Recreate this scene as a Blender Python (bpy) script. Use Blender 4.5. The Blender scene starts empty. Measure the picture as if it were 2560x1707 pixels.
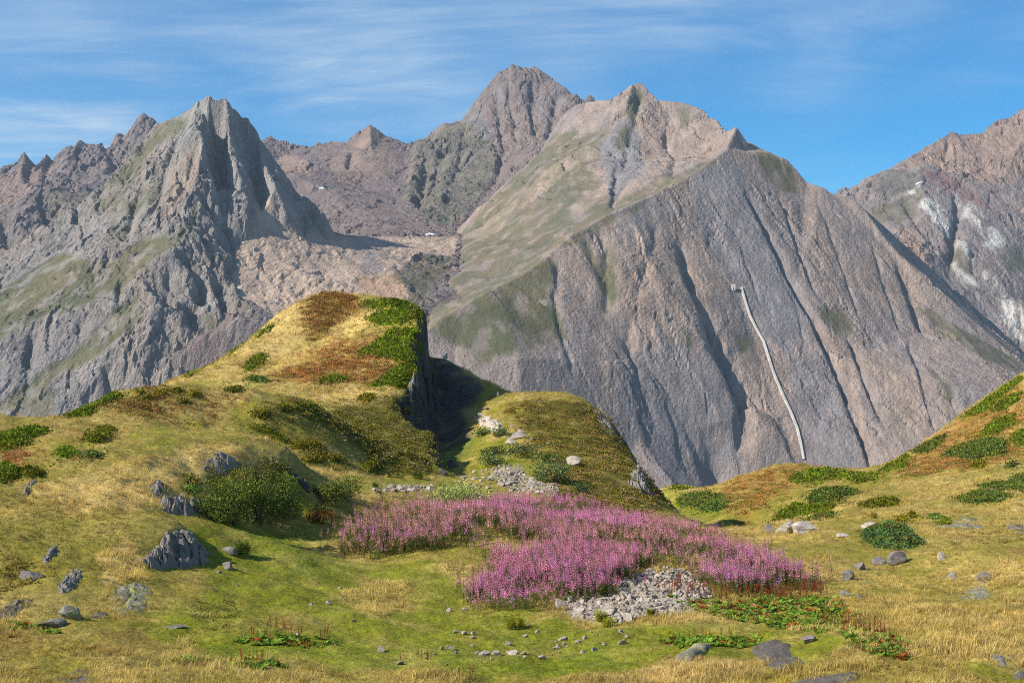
import bpy, math, random
import numpy as np
from mathutils import Vector
from mathutils.geometry import delaunay_2d_cdt

# ------------------------------------------------------------------ camera, sky, sun, exposure
SC = bpy.context.scene
C = SC.collection
random.seed(7)
RNG = np.random.default_rng(11)
F = 3555.0                       # focal length in photograph pixels (50 mm lens, 36 mm wide sensor, 2560 px)

cam_d = bpy.data.cameras.new('camera')
cam_d.lens = 50.0; cam_d.sensor_width = 36.0
cam_d.clip_start = 0.5; cam_d.clip_end = 60000
cam = bpy.data.objects.new('camera', cam_d); C.objects.link(cam)
cam.location = (0, 0, 0); cam.rotation_euler = (math.radians(90), 0, 0)
SC.camera = cam

SUN_EL = 36.0                    # degrees above the horizon
SUN_BACK = 19.0                  # sun stands to the left, this far behind the viewer
s_el, s_bk = math.radians(SUN_EL), math.radians(SUN_BACK)
TO_SUN = Vector((-math.cos(s_bk)*math.cos(s_el), -math.sin(s_bk)*math.cos(s_el), math.sin(s_el)))

world = bpy.data.worlds.new('World'); SC.world = world; world.use_nodes = True
wn, wl = world.node_tree.nodes, world.node_tree.links
for n in list(wn): wn.remove(n)
sky = wn.new('ShaderNodeTexSky'); sky.sky_type = 'NISHITA'; sky.sun_disc = False
sky.sun_elevation = s_el
sky.sun_rotation = math.radians(270.0 - SUN_BACK)
sky.altitude = 2300; sky.air_density = 1.0; sky.dust_density = 0.15; sky.ozone_density = 3.0
hs = wn.new('ShaderNodeHueSaturation'); hs.inputs['Saturation'].default_value = 1.15
hs.inputs['Value'].default_value = 1.22
tn = wn.new('ShaderNodeVectorMath'); tn.operation = 'MULTIPLY'; tn.inputs[1].default_value = (0.62, 0.98, 1.13)   # deep polarised blue of high altitude
wl.new(sky.outputs[0], tn.inputs[0]); wl.new(tn.outputs[0], hs.inputs['Color'])
# thin cirrus: streaky noise on a high flat layer
tc = wn.new('ShaderNodeTexCoord'); sep = wn.new('ShaderNodeSeparateXYZ'); wl.new(tc.outputs['Generated'], sep.inputs[0])
def wmath(op, a, b=None, c=None):
    n = wn.new('ShaderNodeMath'); n.operation = op
    for i, v in enumerate((a, b, c)):
        if v is None: continue
        if isinstance(v, (int, float)): n.inputs[i].default_value = v
        else: wl.new(v, n.inputs[i])
    return n.outputs[0]
zc = wmath('ADD', wmath('MAXIMUM', sep.outputs[2], 0.0), 0.13)
cx = wmath('DIVIDE', sep.outputs[0], zc); cy = wmath('DIVIDE', sep.outputs[1], zc)
comb = wn.new('ShaderNodeCombineXYZ'); wl.new(cx, comb.inputs[0]); wl.new(cy, comb.inputs[1])
def wnoise(scale, sx, sy, rot, detail, dist, off):
    mp = wn.new('ShaderNodeMapping'); mp.inputs['Scale'].default_value = (sx, sy, 1)
    mp.inputs['Rotation'].default_value = (0, 0, rot); mp.inputs['Location'].default_value = off
    wl.new(comb.outputs[0], mp.inputs[0])
    n = wn.new('ShaderNodeTexNoise'); n.inputs['Scale'].default_value = scale
    n.inputs['Detail'].default_value = detail; n.inputs['Distortion'].default_value = dist
    n.inputs['Roughness'].default_value = 0.6
    wl.new(mp.outputs[0], n.inputs['Vector']); return n.outputs[0]
def wramp(v, lo, hi):
    n = wn.new('ShaderNodeMapRange'); n.interpolation_type = 'SMOOTHSTEP'
    n.inputs[1].default_value = lo; n.inputs[2].default_value = hi
    wl.new(v, n.inputs[0]); return n.outputs[0]
big = wramp(wnoise(0.55, 1.0, 0.55, 0.15, 3, 0.4, (7.8, 0.2, 0)), 0.36, 0.64)
streak = wramp(wnoise(1.3, 0.8, 1.7, 0.22, 6, 1.5, (0.3, 5.2, 0)), 0.30, 0.80)
wisp = wramp(wnoise(4.0, 0.7, 2.0, 0.30, 7, 1.6, (7.3, 2.2, 0)), 0.30, 0.85)
cl = wmath('MULTIPLY', big, wmath('ADD', wmath('ADD', 0.16, wmath('MULTIPLY', streak, 0.6)), wmath('MULTIPLY', wmath('MULTIPLY', wisp, streak), 0.45)))
cl = wmath('MINIMUM', wmath('MULTIPLY', cl, 1.1), 0.85)
mixc = wn.new('ShaderNodeMix'); mixc.data_type = 'RGBA'
wl.new(cl, mixc.inputs[0]); wl.new(hs.outputs[0], mixc.inputs[6]); mixc.inputs[7].default_value = (5.6, 7.0, 8.4, 1)
bg = wn.new('ShaderNodeBackground'); bg.inputs['Strength'].default_value = 0.064
wl.new(mixc.outputs[2], bg.inputs['Color'])
wo = wn.new('ShaderNodeOutputWorld'); wl.new(bg.outputs[0], wo.inputs[0])

sun_d = bpy.data.lights.new('sun', 'SUN'); sun_d.energy = 5.0; sun_d.angle = math.radians(0.53); sun_d.color = (1.0, 0.93, 0.82)
sun = bpy.data.objects.new('sun', sun_d); C.objects.link(sun); sun.location = (-200, -100, 300)
sun.rotation_euler = TO_SUN.to_track_quat('Z', 'Y').to_euler()

SC.view_settings.view_transform = 'Standard'; SC.view_settings.look = 'None'
SC.view_settings.exposure = 0.68; SC.view_settings.gamma = 1.0; SC.view_settings.use_curve_mapping = False
SC.cycles.max_bounces = 4; SC.cycles.diffuse_bounces = 1; SC.cycles.transparent_max_bounces = 8
SC.cycles.volume_bounces = 0; SC.cycles.filter_width = 1.05; SC.cycles.sample_clamp_indirect = 2.0
SC.cycles.use_denoising = False; SC.cycles.denoiser = 'OPENIMAGEDENOISE'; SC.cycles.denoising_input_passes = 'RGB_ALBEDO_NORMAL'

# ------------------------------------------------------------------ numeric helpers
def hash2(ix, iy, seed):
    h = (ix.astype(np.int64)*374761393 + iy.astype(np.int64)*668265263 + seed*1442695041) & 0xFFFFFFFF
    h = ((h ^ (h >> 13))*1274126177) & 0xFFFFFFFF
    h = ((h ^ (h >> 16))*2246822519) & 0xFFFFFFFF
    return (h ^ (h >> 15)) & 0xFFFF
_ANG = np.arange(65536)/65536.0*2*np.pi
_GX, _GY = np.cos(_ANG), np.sin(_ANG)
def gnoise(x, y, seed=0):
    xi, yi = np.floor(x), np.floor(y); fx, fy = x-xi, y-yi
    xi = xi.astype(np.int64); yi = yi.astype(np.int64)
    ux = fx*fx*fx*(fx*(fx*6-15)+10); uy = fy*fy*fy*(fy*(fy*6-15)+10)
    def g(a, b):
        h = hash2(xi+a, yi+b, seed); return _GX[h]*(fx-a)+_GY[h]*(fy-b)
    n0 = g(0, 0)*(1-ux)+g(1, 0)*ux; n1 = g(0, 1)*(1-ux)+g(1, 1)*ux
    return (n0*(1-uy)+n1*uy)*1.5
def fbm(x, y, wl_, octv=5, seed=0, gain=0.5):
    out = 0; a = 1; f = 1/wl_; tot = 0
    for i in range(octv):
        out = out + a*gnoise(x*f+17.3*i, y*f-9.1*i, seed+i); tot += a; a *= gain; f *= 2.03
    return out/tot
def ridged(x, y, wl_, octv=5, seed=0, gain=0.5):
    out = 0; a = 1; f = 1/wl_; tot = 0
    for i in range(octv):
        out = out + a*(1-2*np.abs(gnoise(x*f+5.3*i, y*f+3.7*i, seed+i))); tot += a; a *= gain; f *= 2.07
    return out/tot
def slabs(x, y, wl_, seed=0, tilt=1.0):
    """broken rock: cells that are each a tilted plane, and how near the joint between two cells is"""
    x = x/wl_; y = y/wl_; xi = np.floor(x).astype(np.int64); yi = np.floor(y).astype(np.int64)
    b1 = np.full(x.shape, 9.0); b2 = np.full(x.shape, 9.0); hgt = np.zeros(x.shape)
    for a in (-1, 0, 1):
        for b in (-1, 0, 1):
            h = hash2(xi+a, yi+b, seed); h2 = hash2(xi+a, yi+b, seed+77); h3 = hash2(xi+a, yi+b, seed+154)
            dx = xi+a+h/65536.0-x; dy = yi+b+h2/65536.0-y; d = dx*dx+dy*dy
            v = -(dx*_GX[h3]+dy*_GY[h3])*tilt+(h2/65536.0-.5)*.7
            c = d < b1; b2 = np.where(c, b1, np.minimum(b2, d)); hgt = np.where(c, v, hgt); b1 = np.where(c, d, b1)
    return hgt, np.sqrt(b2)-np.sqrt(b1)
def sstep(a, b, x):
    t = np.clip((x-a)/(b-a), 0, 1); return t*t*(3-2*t)
def blur(Z, n=1):
    for _ in range(n):
        P = np.pad(Z, 1, mode='edge')
        Z = (P[:-2, 1:-1]+P[2:, 1:-1]+P[1:-1, :-2]+P[1:-1, 2:]+2*P[1:-1, 1:-1])/6
    return Z
def at(px, py, Y): return np.array(((px-1280.0)/F*Y, Y, (853.5-py)/F*Y))

class Field:
    """A height field on a plan grid: x = X[j] * (yscale[i] if fan-shaped else 1), y = Yv[i]."""
    def __init__(s, U, Yv, fan):
        s.U, s.Yv, s.fan = U, Yv, fan
        s.gx = (Yv[:, None]*U[None, :]) if fan else np.repeat(U[None, :], len(Yv), 0)
        s.gy = np.repeat(Yv[:, None], len(U), 1)
        s.Z = np.zeros_like(s.gx)
    def sample(s, x, y, A=None):
        A = s.Z if A is None else A
        x = np.asarray(x, float); y = np.asarray(y, float)
        q = x/y if s.fan else x
        j = np.clip(np.interp(q, s.U, np.arange(len(s.U))), 0, len(s.U)-1.001)
        i = np.clip(np.interp(y, s.Yv, np.arange(len(s.Yv))), 0, len(s.Yv)-1.001)
        i0 = i.astype(int); j0 = j.astype(int); fi = i-i0; fj = j-j0
        if A.ndim == 3: fi = fi[..., None]; fj = fj[..., None]
        return (A[i0, j0]*(1-fi)*(1-fj)+A[i0+1, j0]*fi*(1-fj)+A[i0, j0+1]*(1-fi)*fj+A[i0+1, j0+1]*fi*fj)
    def hit(s, px, py):
        """where the line of sight through a photograph point meets this ground; walks down to the crest if it misses"""
        ys = np.linspace(s.Yv[0], s.Yv[-1], 1400)
        u = (px-1280.0)/F; z = s.sample(u*ys, ys)
        for k in range(120):
            v = (853.5-(py+k*4))/F
            d = z-v*ys; w = np.nonzero((d[1:] > 0) & (d[:-1] <= 0))[0]
            if len(w):
                a = w[0]; t = -d[a]/(d[a+1]-d[a]+1e-9); y = ys[a]+(ys[a+1]-ys[a])*t
                return np.array((u*y, y))
        return np.array((u*ys[-1], ys[-1]))
    def plan(s, pts): return np.array([s.hit(*p) for p in pts])
    def inside(s, pts, wob=0, wl_=1, seed=3, soft=0, world=False):
        """0..1 mask of a plan outline given by photograph points (laid on this ground)"""
        P = np.asarray(pts, float) if world else s.plan(pts)
        x, y = s.gx, s.gy
        if wob:
            if getattr(s, 'wk', None) != (wl_, seed): s.wk = (wl_, seed); s.wx, s.wy = fbm(s.gx, s.gy, wl_, 4, seed), fbm(s.gx, s.gy, wl_, 4, seed+50)
            x = x+wob*s.wx; y = y+wob*s.wy
        m = in_poly(x, y, P).astype(float)
        return blur(m, soft) if soft else m
    def carve(s, pts, depth, wl_, wr, wob=4.0, seed=1, world=None):
        """lower the ground along a line; wl_ / wr are the widths of its left and right walls"""
        P = s.plan(pts) if world is None else world
        lo = P.min(0)-4*max(wl_, wr); hi = P.max(0)+4*max(wl_, wr)
        m = (s.gx > lo[0]) & (s.gx < hi[0]) & (s.gy > lo[1]) & (s.gy < hi[1])
        x = s.gx[m]; y = s.gy[m]
        x = x+wob*fbm(x, y, 40, 3, seed); 
        best = np.full(x.shape, 1e9); side = np.zeros(x.shape); par = np.zeros(x.shape)
        n = len(P)-1
        for k in range(n):
            a, b = P[k], P[k+1]; d = b-a; L2 = d@d+1e-9
            t = np.clip(((x-a[0])*d[0]+(y-a[1])*d[1])/L2, 0, 1)
            dx_ = x-(a[0]+t*d[0]); dy_ = y-(a[1]+t*d[1]); dist = np.hypot(dx_, dy_)
            w = dist < best
            best[w] = dist[w]; side[w] = np.sign(dx_[w]+1e-9); par[w] = (k+t[w])/n
        w = np.where(side < 0, wl_, wr)
        prof = np.exp(-(best/w)**1.5)*sstep(0, .12, par+.04)*sstep(0, .15, 1.05-par)
        s.Z[m] -= depth*prof*(0.8+0.5*fbm(s.gx[m], s.gy[m], 30, 2, seed+9))

def in_poly(x, y, P):
    r = np.zeros(np.shape(x), bool); n = len(P); j = n-1
    for i in range(n):
        xi, yi = P[i]; xj, yj = P[j]
        if yi != yj:
            r ^= ((yi > y) != (yj > y)) & (x < (xj-xi)*(y-yi)/(yj-yi)+xi)
        j = i
    return r

def box(Z, ri, rj, n=3):
    for _ in range(n):
        for ax, r in ((0, ri), (1, rj)):
            P = np.pad(Z, [(r+1, r), (0, 0)] if ax == 0 else [(0, 0), (r+1, r)], mode='edge').cumsum(ax)
            Z = (P[2*r+1:]-P[:-2*r-1])/(2*r+1) if ax == 0 else (P[:, 2*r+1:]-P[:, :-2*r-1])/(2*r+1)
    return Z

def tin(field, lines, extra, nofill=-420):
    """triangulated survey: break lines (px, py, depth) and world points -> heights on the field's grid"""
    V = []; E = []; ids = {}
    def add(p):
        k = (round(p[0], 2), round(p[1], 2))
        if k not in ids: ids[k] = len(V); V.append(p)
        return ids[k]
    for ln in lines:
        q = [add(p if isinstance(p, np.ndarray) else at(*p)) for p in ln]
        E += [(a, b) for a, b in zip(q[:-1], q[1:]) if a != b]
    for p in extra: add(np.array(p, float))
    V = np.array(V)
    out = delaunay_2d_cdt([Vector((v[0], v[1])) for v in V], E, [], 0, 0.001)
    vo, fo, ov = out[0], out[2], out[3]
    zz = np.zeros(len(vo))
    for i, p in enumerate(vo):
        if ov[i]: zz[i] = V[ov[i][0], 2]
        else:
            d = np.hypot(V[:, 0]-p[0], V[:, 1]-p[1])+1e-6; k = np.argsort(d)[:4]; w = 1/d[k]; zz[i] = (V[k, 2]*w).sum()/w.sum()
    Z = np.full(field.gx.shape, np.nan)
    for f in fo:
        a, b, c = [(vo[i][0], vo[i][1], zz[i]) for i in f[:3]]
        x0, x1 = min(a[0], b[0], c[0]), max(a[0], b[0], c[0]); y0, y1 = min(a[1], b[1], c[1]), max(a[1], b[1], c[1])
        if field.fan: q = [v[0]/v[1] for v in (a, b, c)]; x0, x1 = min(q), max(q)
        j0, j1 = np.searchsorted(field.U, x0), np.searchsorted(field.U, x1, 'right')
        i0, i1 = np.searchsorted(field.Yv, y0), np.searchsorted(field.Yv, y1, 'right')
        if j1 <= j0 or i1 <= i0: continue
        gx, gy = field.gx[i0:i1, j0:j1], field.gy[i0:i1, j0:j1]
        den = (b[1]-c[1])*(a[0]-c[0])+(c[0]-b[0])*(a[1]-c[1])
        if abs(den) < 1e-9: continue
        l0 = ((b[1]-c[1])*(gx-c[0])+(c[0]-b[0])*(gy-c[1]))/den
        l1 = ((c[1]-a[1])*(gx-c[0])+(a[0]-c[0])*(gy-c[1]))/den
        l2 = 1-l0-l1; m = (l0 >= -1e-6) & (l1 >= -1e-6) & (l2 >= -1e-6)
        Z[i0:i1, j0:j1][m] = (l0*a[2]+l1*b[2]+l2*c[2])[m]
    Z[np.isnan(Z)] = nofill
    return Z

def erode(Z, cell, drops, steps, batches, strength, seed, mask=None):
    drops = min(drops, Z.size//12)
    """water drops running down the slope together, cutting gullies and leaving scree"""
    r = np.random.default_rng(seed); H = Z/cell; ny, nx = H.shape
    for b in range(batches):
        px = r.uniform(1, nx-3, drops); py = r.uniform(1, ny-3, drops)
        dx = np.zeros(drops); dy = np.zeros(drops); sed = np.zeros(drops); vel = np.ones(drops); wat = np.ones(drops)
        for st in range(steps):
            ix = px.astype(int); iy = py.astype(int); fx = px-ix; fy = py-iy
            h00 = H[iy, ix]; h01 = H[iy, ix+1]; h10 = H[iy+1, ix]; h11 = H[iy+1, ix+1]
            gx = (h01-h00)*(1-fy)+(h11-h10)*fy; gy = (h10-h00)*(1-fx)+(h11-h01)*fx
            h = (h00*(1-fx)+h01*fx)*(1-fy)+(h10*(1-fx)+h11*fx)*fy
            dx = dx*.35-gx*.65; dy = dy*.35-gy*.65; l = np.hypot(dx, dy)+1e-6; dx /= l; dy /= l
            nxp = np.clip(px+dx, 1, nx-3); nyp = np.clip(py+dy, 1, ny-3)
            jx = nxp.astype(int); jy = nyp.astype(int); ex = nxp-jx; ey = nyp-jy
            hn = (H[jy, jx]*(1-ex)+H[jy, jx+1]*ex)*(1-ey)+(H[jy+1, jx]*(1-ex)+H[jy+1, jx+1]*ex)*ey
            dh = hn-h
            cap = np.maximum(-dh, .02)*vel*wat*strength
            dep = np.where(dh > 0, np.minimum(dh, sed), np.where(sed > cap, (sed-cap)*.25, -np.minimum((cap-sed)*.25, np.maximum(-dh, 0))))
            if mask is not None: dep = np.where(dep < 0, dep*mask[iy, ix], dep)
            dep = np.clip(dep, -.12, .12)
            sed -= dep
            base_i = iy*nx+ix
            H += np.bincount(np.concatenate((base_i, base_i+1, base_i+nx, base_i+nx+1)),
                             np.concatenate((dep*(1-fx)*(1-fy), dep*fx*(1-fy), dep*(1-fx)*fy, dep*fx*fy)), ny*nx).reshape(ny, nx)
            vel = np.sqrt(np.maximum(vel*vel-dh*1.5, .05)); vel = np.minimum(vel, 3.0); wat *= .985
            px, py = nxp, nyp
    return H*cell

# ------------------------------------------------------------------ mesh helpers
def raw_mesh(name, V, faces, k):
    me = bpy.data.meshes.new(name); nf = len(faces)
    me.vertices.add(len(V)); me.vertices.foreach_set('co', np.ascontiguousarray(V, np.float32).ravel())
    me.loops.add(nf*k); me.loops.foreach_set('vertex_index', np.ascontiguousarray(faces, np.int32).ravel())
    me.polygons.add(nf); me.polygons.foreach_set('loop_start', np.arange(0, nf*k, k, dtype=np.int32))
    me.update(calc_edges=True); return me
def set_color(me, name, rgb):
    a = me.attributes.new(name, 'FLOAT_COLOR', 'POINT')
    c = np.ones((len(rgb), 4), np.float32); c[:, :3] = rgb; a.data.foreach_set('color', c.ravel())
def set_float(me, name, v):
    a = me.attributes.new(name, 'FLOAT', 'POINT'); a.data.foreach_set('value', np.ascontiguousarray(v, np.float32))
def smooth(me, on=True): me.polygons.foreach_set('use_smooth', np.full(len(me.polygons), on)); me.update()
def link(name, me, mat=None, parent=None):
    if mat is not None: me.materials.append(mat)
    o = bpy.data.objects.new(name, me); C.objects.link(o)
    if parent is not None: o.parent = parent
    return o
def tag(o, label=None, cat=None, group=None, kind=None):
    if label: o['label'] = label
    if cat: o['category'] = cat
    if group: o['group'] = group
    if kind: o['kind'] = kind
    return o
def field_mesh(name, f, mat, cover, rough=None, flat=False):
    ny, nx = f.gx.shape
    V = np.stack([f.gx, f.gy, f.Z], -1).reshape(-1, 3)
    idx = np.arange(ny*nx).reshape(ny, nx)
    q = np.stack([idx[:-1, :-1], idx[:-1, 1:], idx[1:, 1:], idx[1:, :-1]], -1).reshape(-1, 4)
    me = raw_mesh(name, V, q, 4); set_color(me, 'cover', cover.reshape(-1, 3))
    if rough is not None: set_float(me, 'rocky', rough.ravel())
    smooth(me, not flat); o = link(name, me, mat); o['kind'] = 'structure'; return o

# ------------------------------------------------------------------ materials
def new_mat(name):
    m = bpy.data.materials.new(name); m.use_nodes = True
    nt = m.node_tree; b = nt.nodes['Principled BSDF']; b.inputs['Roughness'].default_value = 0.9
    b.inputs['Specular IOR Level'].default_value = 0.15
    return m, nt.nodes, nt.links, b
def n_math(N, L, op, a, b=None):
    n = N.new('ShaderNodeMath'); n.operation = op
    for i, v in enumerate((a, b)):
        if v is None: continue
        if isinstance(v, (int, float)): n.inputs[i].default_value = v
        else: L.new(v, n.inputs[i])
    return n.outputs[0]
def n_noise(N, L, scale, detail=6, rough=0.6, stretch=(1, 1, 1), rot=(0, 0, 0), vec=None):
    mp = N.new('ShaderNodeMapping'); mp.inputs['Scale'].default_value = stretch; mp.inputs['Rotation'].default_value = rot
    if vec is None:
        tcn = N.new('ShaderNodeTexCoord'); vec = tcn.outputs['Object']
    L.new(vec, mp.inputs[0])
    n = N.new('ShaderNodeTexNoise'); n.inputs['Scale'].default_value = scale; n.inputs['Detail'].default_value = detail; n.inputs['Roughness'].default_value = rough
    L.new(mp.outputs[0], n.inputs['Vector']); return n.outputs[0]
def n_range(N, L, v, a, b, c, d):
    n = N.new('ShaderNodeMapRange'); 
    for i, x in enumerate((a, b, c, d)): n.inputs[i+1].default_value = x
    L.new(v, n.inputs[0]); return n.outputs[0]
def n_mul(N, L, col, fac):
    n = N.new('ShaderNodeVectorMath'); n.operation = 'SCALE'; L.new(col, n.inputs[0]); L.new(fac, n.inputs['Scale']); return n.outputs[0]

def mountain_mat(name, streak_rot, bump_amt):
    m, N, L, b = new_mat(name)
    a = N.new('ShaderNodeAttribute'); a.attribute_name = 'cover'
    r = N.new('ShaderNodeAttribute'); r.attribute_name = 'rocky'
    st = n_noise(N, L, 0.05, 4, 0.7, (1.0, 0.35, 0.22), streak_rot)          # streaks down the face
    fine = n_noise(N, L, 0.22, 3, 0.75)
    s1 = n_range(N, L, st, 0.3, 0.7, -0.30, 0.30); s2 = n_range(N, L, fine, 0.3, 0.7, -0.26, 0.26)
    k = n_math(N, L, 'ADD', n_math(N, L, 'MULTIPLY', n_math(N, L, 'ADD', s1, 0.0), r.outputs['Fac']), s2)
    k = n_math(N, L, 'ADD', k, 1.0)
    base = n_mul(N, L, a.outputs['Color'], k)
    sc_ = n_math(N, L, 'MULTIPLY', n_range(N, L, n_noise(N, L, 0.035, 4, 0.72, (1, .5, .5), streak_rot), .695, .715, 0, .7), r.outputs['Fac'])   # pale quartz scars
    mx = N.new('ShaderNodeMix'); mx.data_type = 'RGBA'; L.new(sc_, mx.inputs[0]); L.new(base, mx.inputs[6]); mx.inputs[7].default_value = (.5, .46, .40, 1)
    L.new(mx.outputs[2], b.inputs['Base Color'])
    bh = n_math(N, L, 'ADD', n_math(N, L, 'MULTIPLY', n_noise(N, L, 0.05, 5, 0.72, (1, 0.45, 0.35), streak_rot), 1.6), n_noise(N, L, 0.2, 3, 0.75))
    bh = n_math(N, L, 'MULTIPLY', bh, n_math(N, L, 'ADD', n_math(N, L, 'MULTIPLY', r.outputs['Fac'], 0.85), 0.15))
    bp = N.new('ShaderNodeBump'); bp.inputs['Strength'].default_value = 1.0; bp.inputs['Distance'].default_value = bump_amt
    L.new(bh, bp.inputs['Height']); L.new(bp.outputs[0], b.inputs['Normal'])
    return m

# ------------------------------------------------------------------ mountains
ROCK = np.array((0.215, 0.175, 0.158)); GREY = np.array((0.165, 0.157, 0.163)); TAN = np.array((0.275, 0.205, 0.16))
SCREE = np.array((0.36, 0.27, 0.205)); GRASS = np.array((0.080, 0.084, 0.040)); LIME = np.array((0.42, 0.405, 0.38))
BROWNGRASS = np.array((0.135, 0.108, 0.056)); PURPLE = np.array((0.155, 0.12, 0.112)); DARKGR = np.array((0.07, 0.085, 0.045))
def mix(a, b, m): return a*(1-m[..., None])+b*m[..., None]

def build_mountain(name, x0, x1, y0, y1, cell, lines, extra, carves, polys, base, detail, ero, streak, bump, seed, tanmix=0.5, pre_blur=1, shear=0.12, crags=1.0, cut=1.3, cellw=50):
    f = Field(np.arange(x0, x1, cell), np.arange(y0, y1, cell), False)
    Z = tin(f, lines, extra); Z = blur(Z, pre_blur); f.Z = Z
    gx, gy = f.gx, f.gy
    # colour zones are laid out on the smooth survey surface
    grassy = np.zeros_like(gx); cover = np.repeat(base[None, None], gx.shape[0], 0).repeat(gx.shape[1], 1).copy()
    v1 = fbm(gx, gy*0.5, 160, 4, seed+1); v2 = fbm(gx*1.0, gy*0.25, 45, 4, seed+2)
    cover = mix(cover, TAN, np.clip(tanmix*(0.3+1.2*v1+1.1*v2), 0, 0.9)); cover = mix(cover, GREY, np.clip(0.9*(-0.1-1.2*v1+0.9*v2), 0, 0.9))
    soft_rock = np.zeros_like(gx)
    na, nb, nc, nd = fbm(gx, gy*0.4, 30, 5, seed+20), fbm(gx, gy, 50, 5, seed+31), fbm(gx, gy*.6, 90, 5, seed+33), fbm(gx, gy*0.7, 40, 5, seed+41)
    for col, pts, wob, amt in polys:
        m = f.inside(pts, wob, 60, seed+7, 3)*amt
        if col is LIME: br = sstep(-.25, .1, na); m = m*br
        if col is GRASS or col is BROWNGRASS or col is DARKGR or col is SCREE or col is PURPLE:
            soft_rock = np.maximum(soft_rock, m)
        c = col[None, None]*(1+0.35*nb)[..., None]
        if col is GRASS or col is BROWNGRASS:
            c = mix(c, BROWNGRASS if col is GRASS else GRASS, np.clip(0.25+1.1*nc, 0, .8))
            m = m*(.25+.75*sstep(-0.38, 0.06, nd+.5*na))
        cover = mix(cover, c, m)
    rocky = 1-0.62*blur(soft_rock, 2)
    for c in carves: f.carve(c[0], c[1]*cut, *c[2:])
    q = gx+shear*gy+45*fbm(gx, gy, 210, 3, seed+55)
    amp = detail*(0.2+0.8*rocky)
    f.Z = f.Z+amp*ridged(q+60*v1, gy*0.4, 120, 5, seed+60, 0.55)
    if ero: f.Z = erode(f.Z, cell, ero[0], ero[1], ero[2], ero[3], seed, 0.2+0.8*rocky)
    crag = rocky*(0.45+0.9*sstep(-.1, .35, fbm(gx, gy, 170, 3, seed+77)))*crags
    qw = q+9*fbm(gx, gy, 24, 3, seed+98); yw = gy+9*fbm(gx, gy, 24, 3, seed+99)
    h1, j1 = slabs(qw, yw*.5, cellw, seed+81); h2, j2 = slabs(qw, yw*.6, cellw*.38, seed+82); h3, j3 = slabs(qw, yw*.8, 10, seed+83)
    if seed == 100: crag = crag*(1+1.2*sstep(3180, 3380, gy))
    f.Z = f.Z+crag*(6.0*h1+3.4*h2+1.9*h3-2.5*np.exp(-(j1/.07)**2)-1.3*np.exp(-(j2/.10)**2)+2.0*ridged(q, gy*.55, 60, 3, seed+80, .6))+.8*rocky*fbm(gx, gy, 8, 2, seed+95)
    o = field_mesh(name, f, mountain_mat(name+'_rock', streak, bump), np.clip(cover, .01, .9), rocky, True)
    f.obj = o; return f

E_sky = [(1400,300,3960),(1440,262,3900),(1545,246,3720),(1583,208,3650),(1604,207,3650),(1650,252,3600),(1706,255,3560),(1732,263,3540),(1767,282,3500),(1794,307,3450),(1820,337,3380),(1840,318,3250),(1851,332,3250),(1884,380,3240),(1937,386,3230),(1958,410,3230),(1973,404,3220),(2016,456,3200),(2035,481,3200),(2062,470,3180),(2088,487,3170),(2134,498,3150),(2155,518,3140),(2175,575,3100),(2209,594,3080),(2243,633,3050),(2263,682,3020),(2289,744,2980),(2328,774,2950),(2374,805,2930),(2465,857,2900),(2560,910,2880),(2750,1000,2850)]
E_spur = [(1840,318,3250),(1817,376,3160),(1786,399,3110),(1732,433,3050),(1644,483,2960),(1568,517,2900),(1499,548,2840),(1422,590,2760),(1370,640,2700),(1321,680,2650),(1244,718,2600),(1168,760,2540),(1087,812,2480),(1000,880,2420),(900,960,2350)]
E_left = [(1400,300,3960),(1381,337,3850),(1350,379,3780),(1289,437,3680),(1220,502,3580),(1193,540,3520),(1163,571,3450),(1147,592,3380)]
E_back = [(1780,404,3200),(1700,450,3100),(1600,498,3010),(1520,536,2960),(1440,570,2900),(1350,630,2830),(1250,690,2780),(1150,748,2700)]
E_pts = [(1430,900,2480),(1450,1000,2430),(1600,1100,2440),(1790,1220,2460),(2000,1180,2480),(2250,1100,2540),(2560,1010,2600),(1840,720,2830),(2000,700,2880),(1650,700,2710),(1650,950,2540),(2100,900,2720),(1300,900,2420),(1130,900,2420),
    (1300,600,3050),(1200,650,2930),(1400,500,3180),(1400,400,3450),(1500,420,3300),(1500,330,3560),(1590,400,3380),(1650,380,3420),(1750,370,3400),(1450,330,3700),(1130,700,2830),(1060,760,2690),(1600,260,3600),(1570,260,3570),(1560,330,3480),(1690,330,3500),(1740,330,3440)]
def wx(*p): return [tuple(at(*q)) for q in p]
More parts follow.
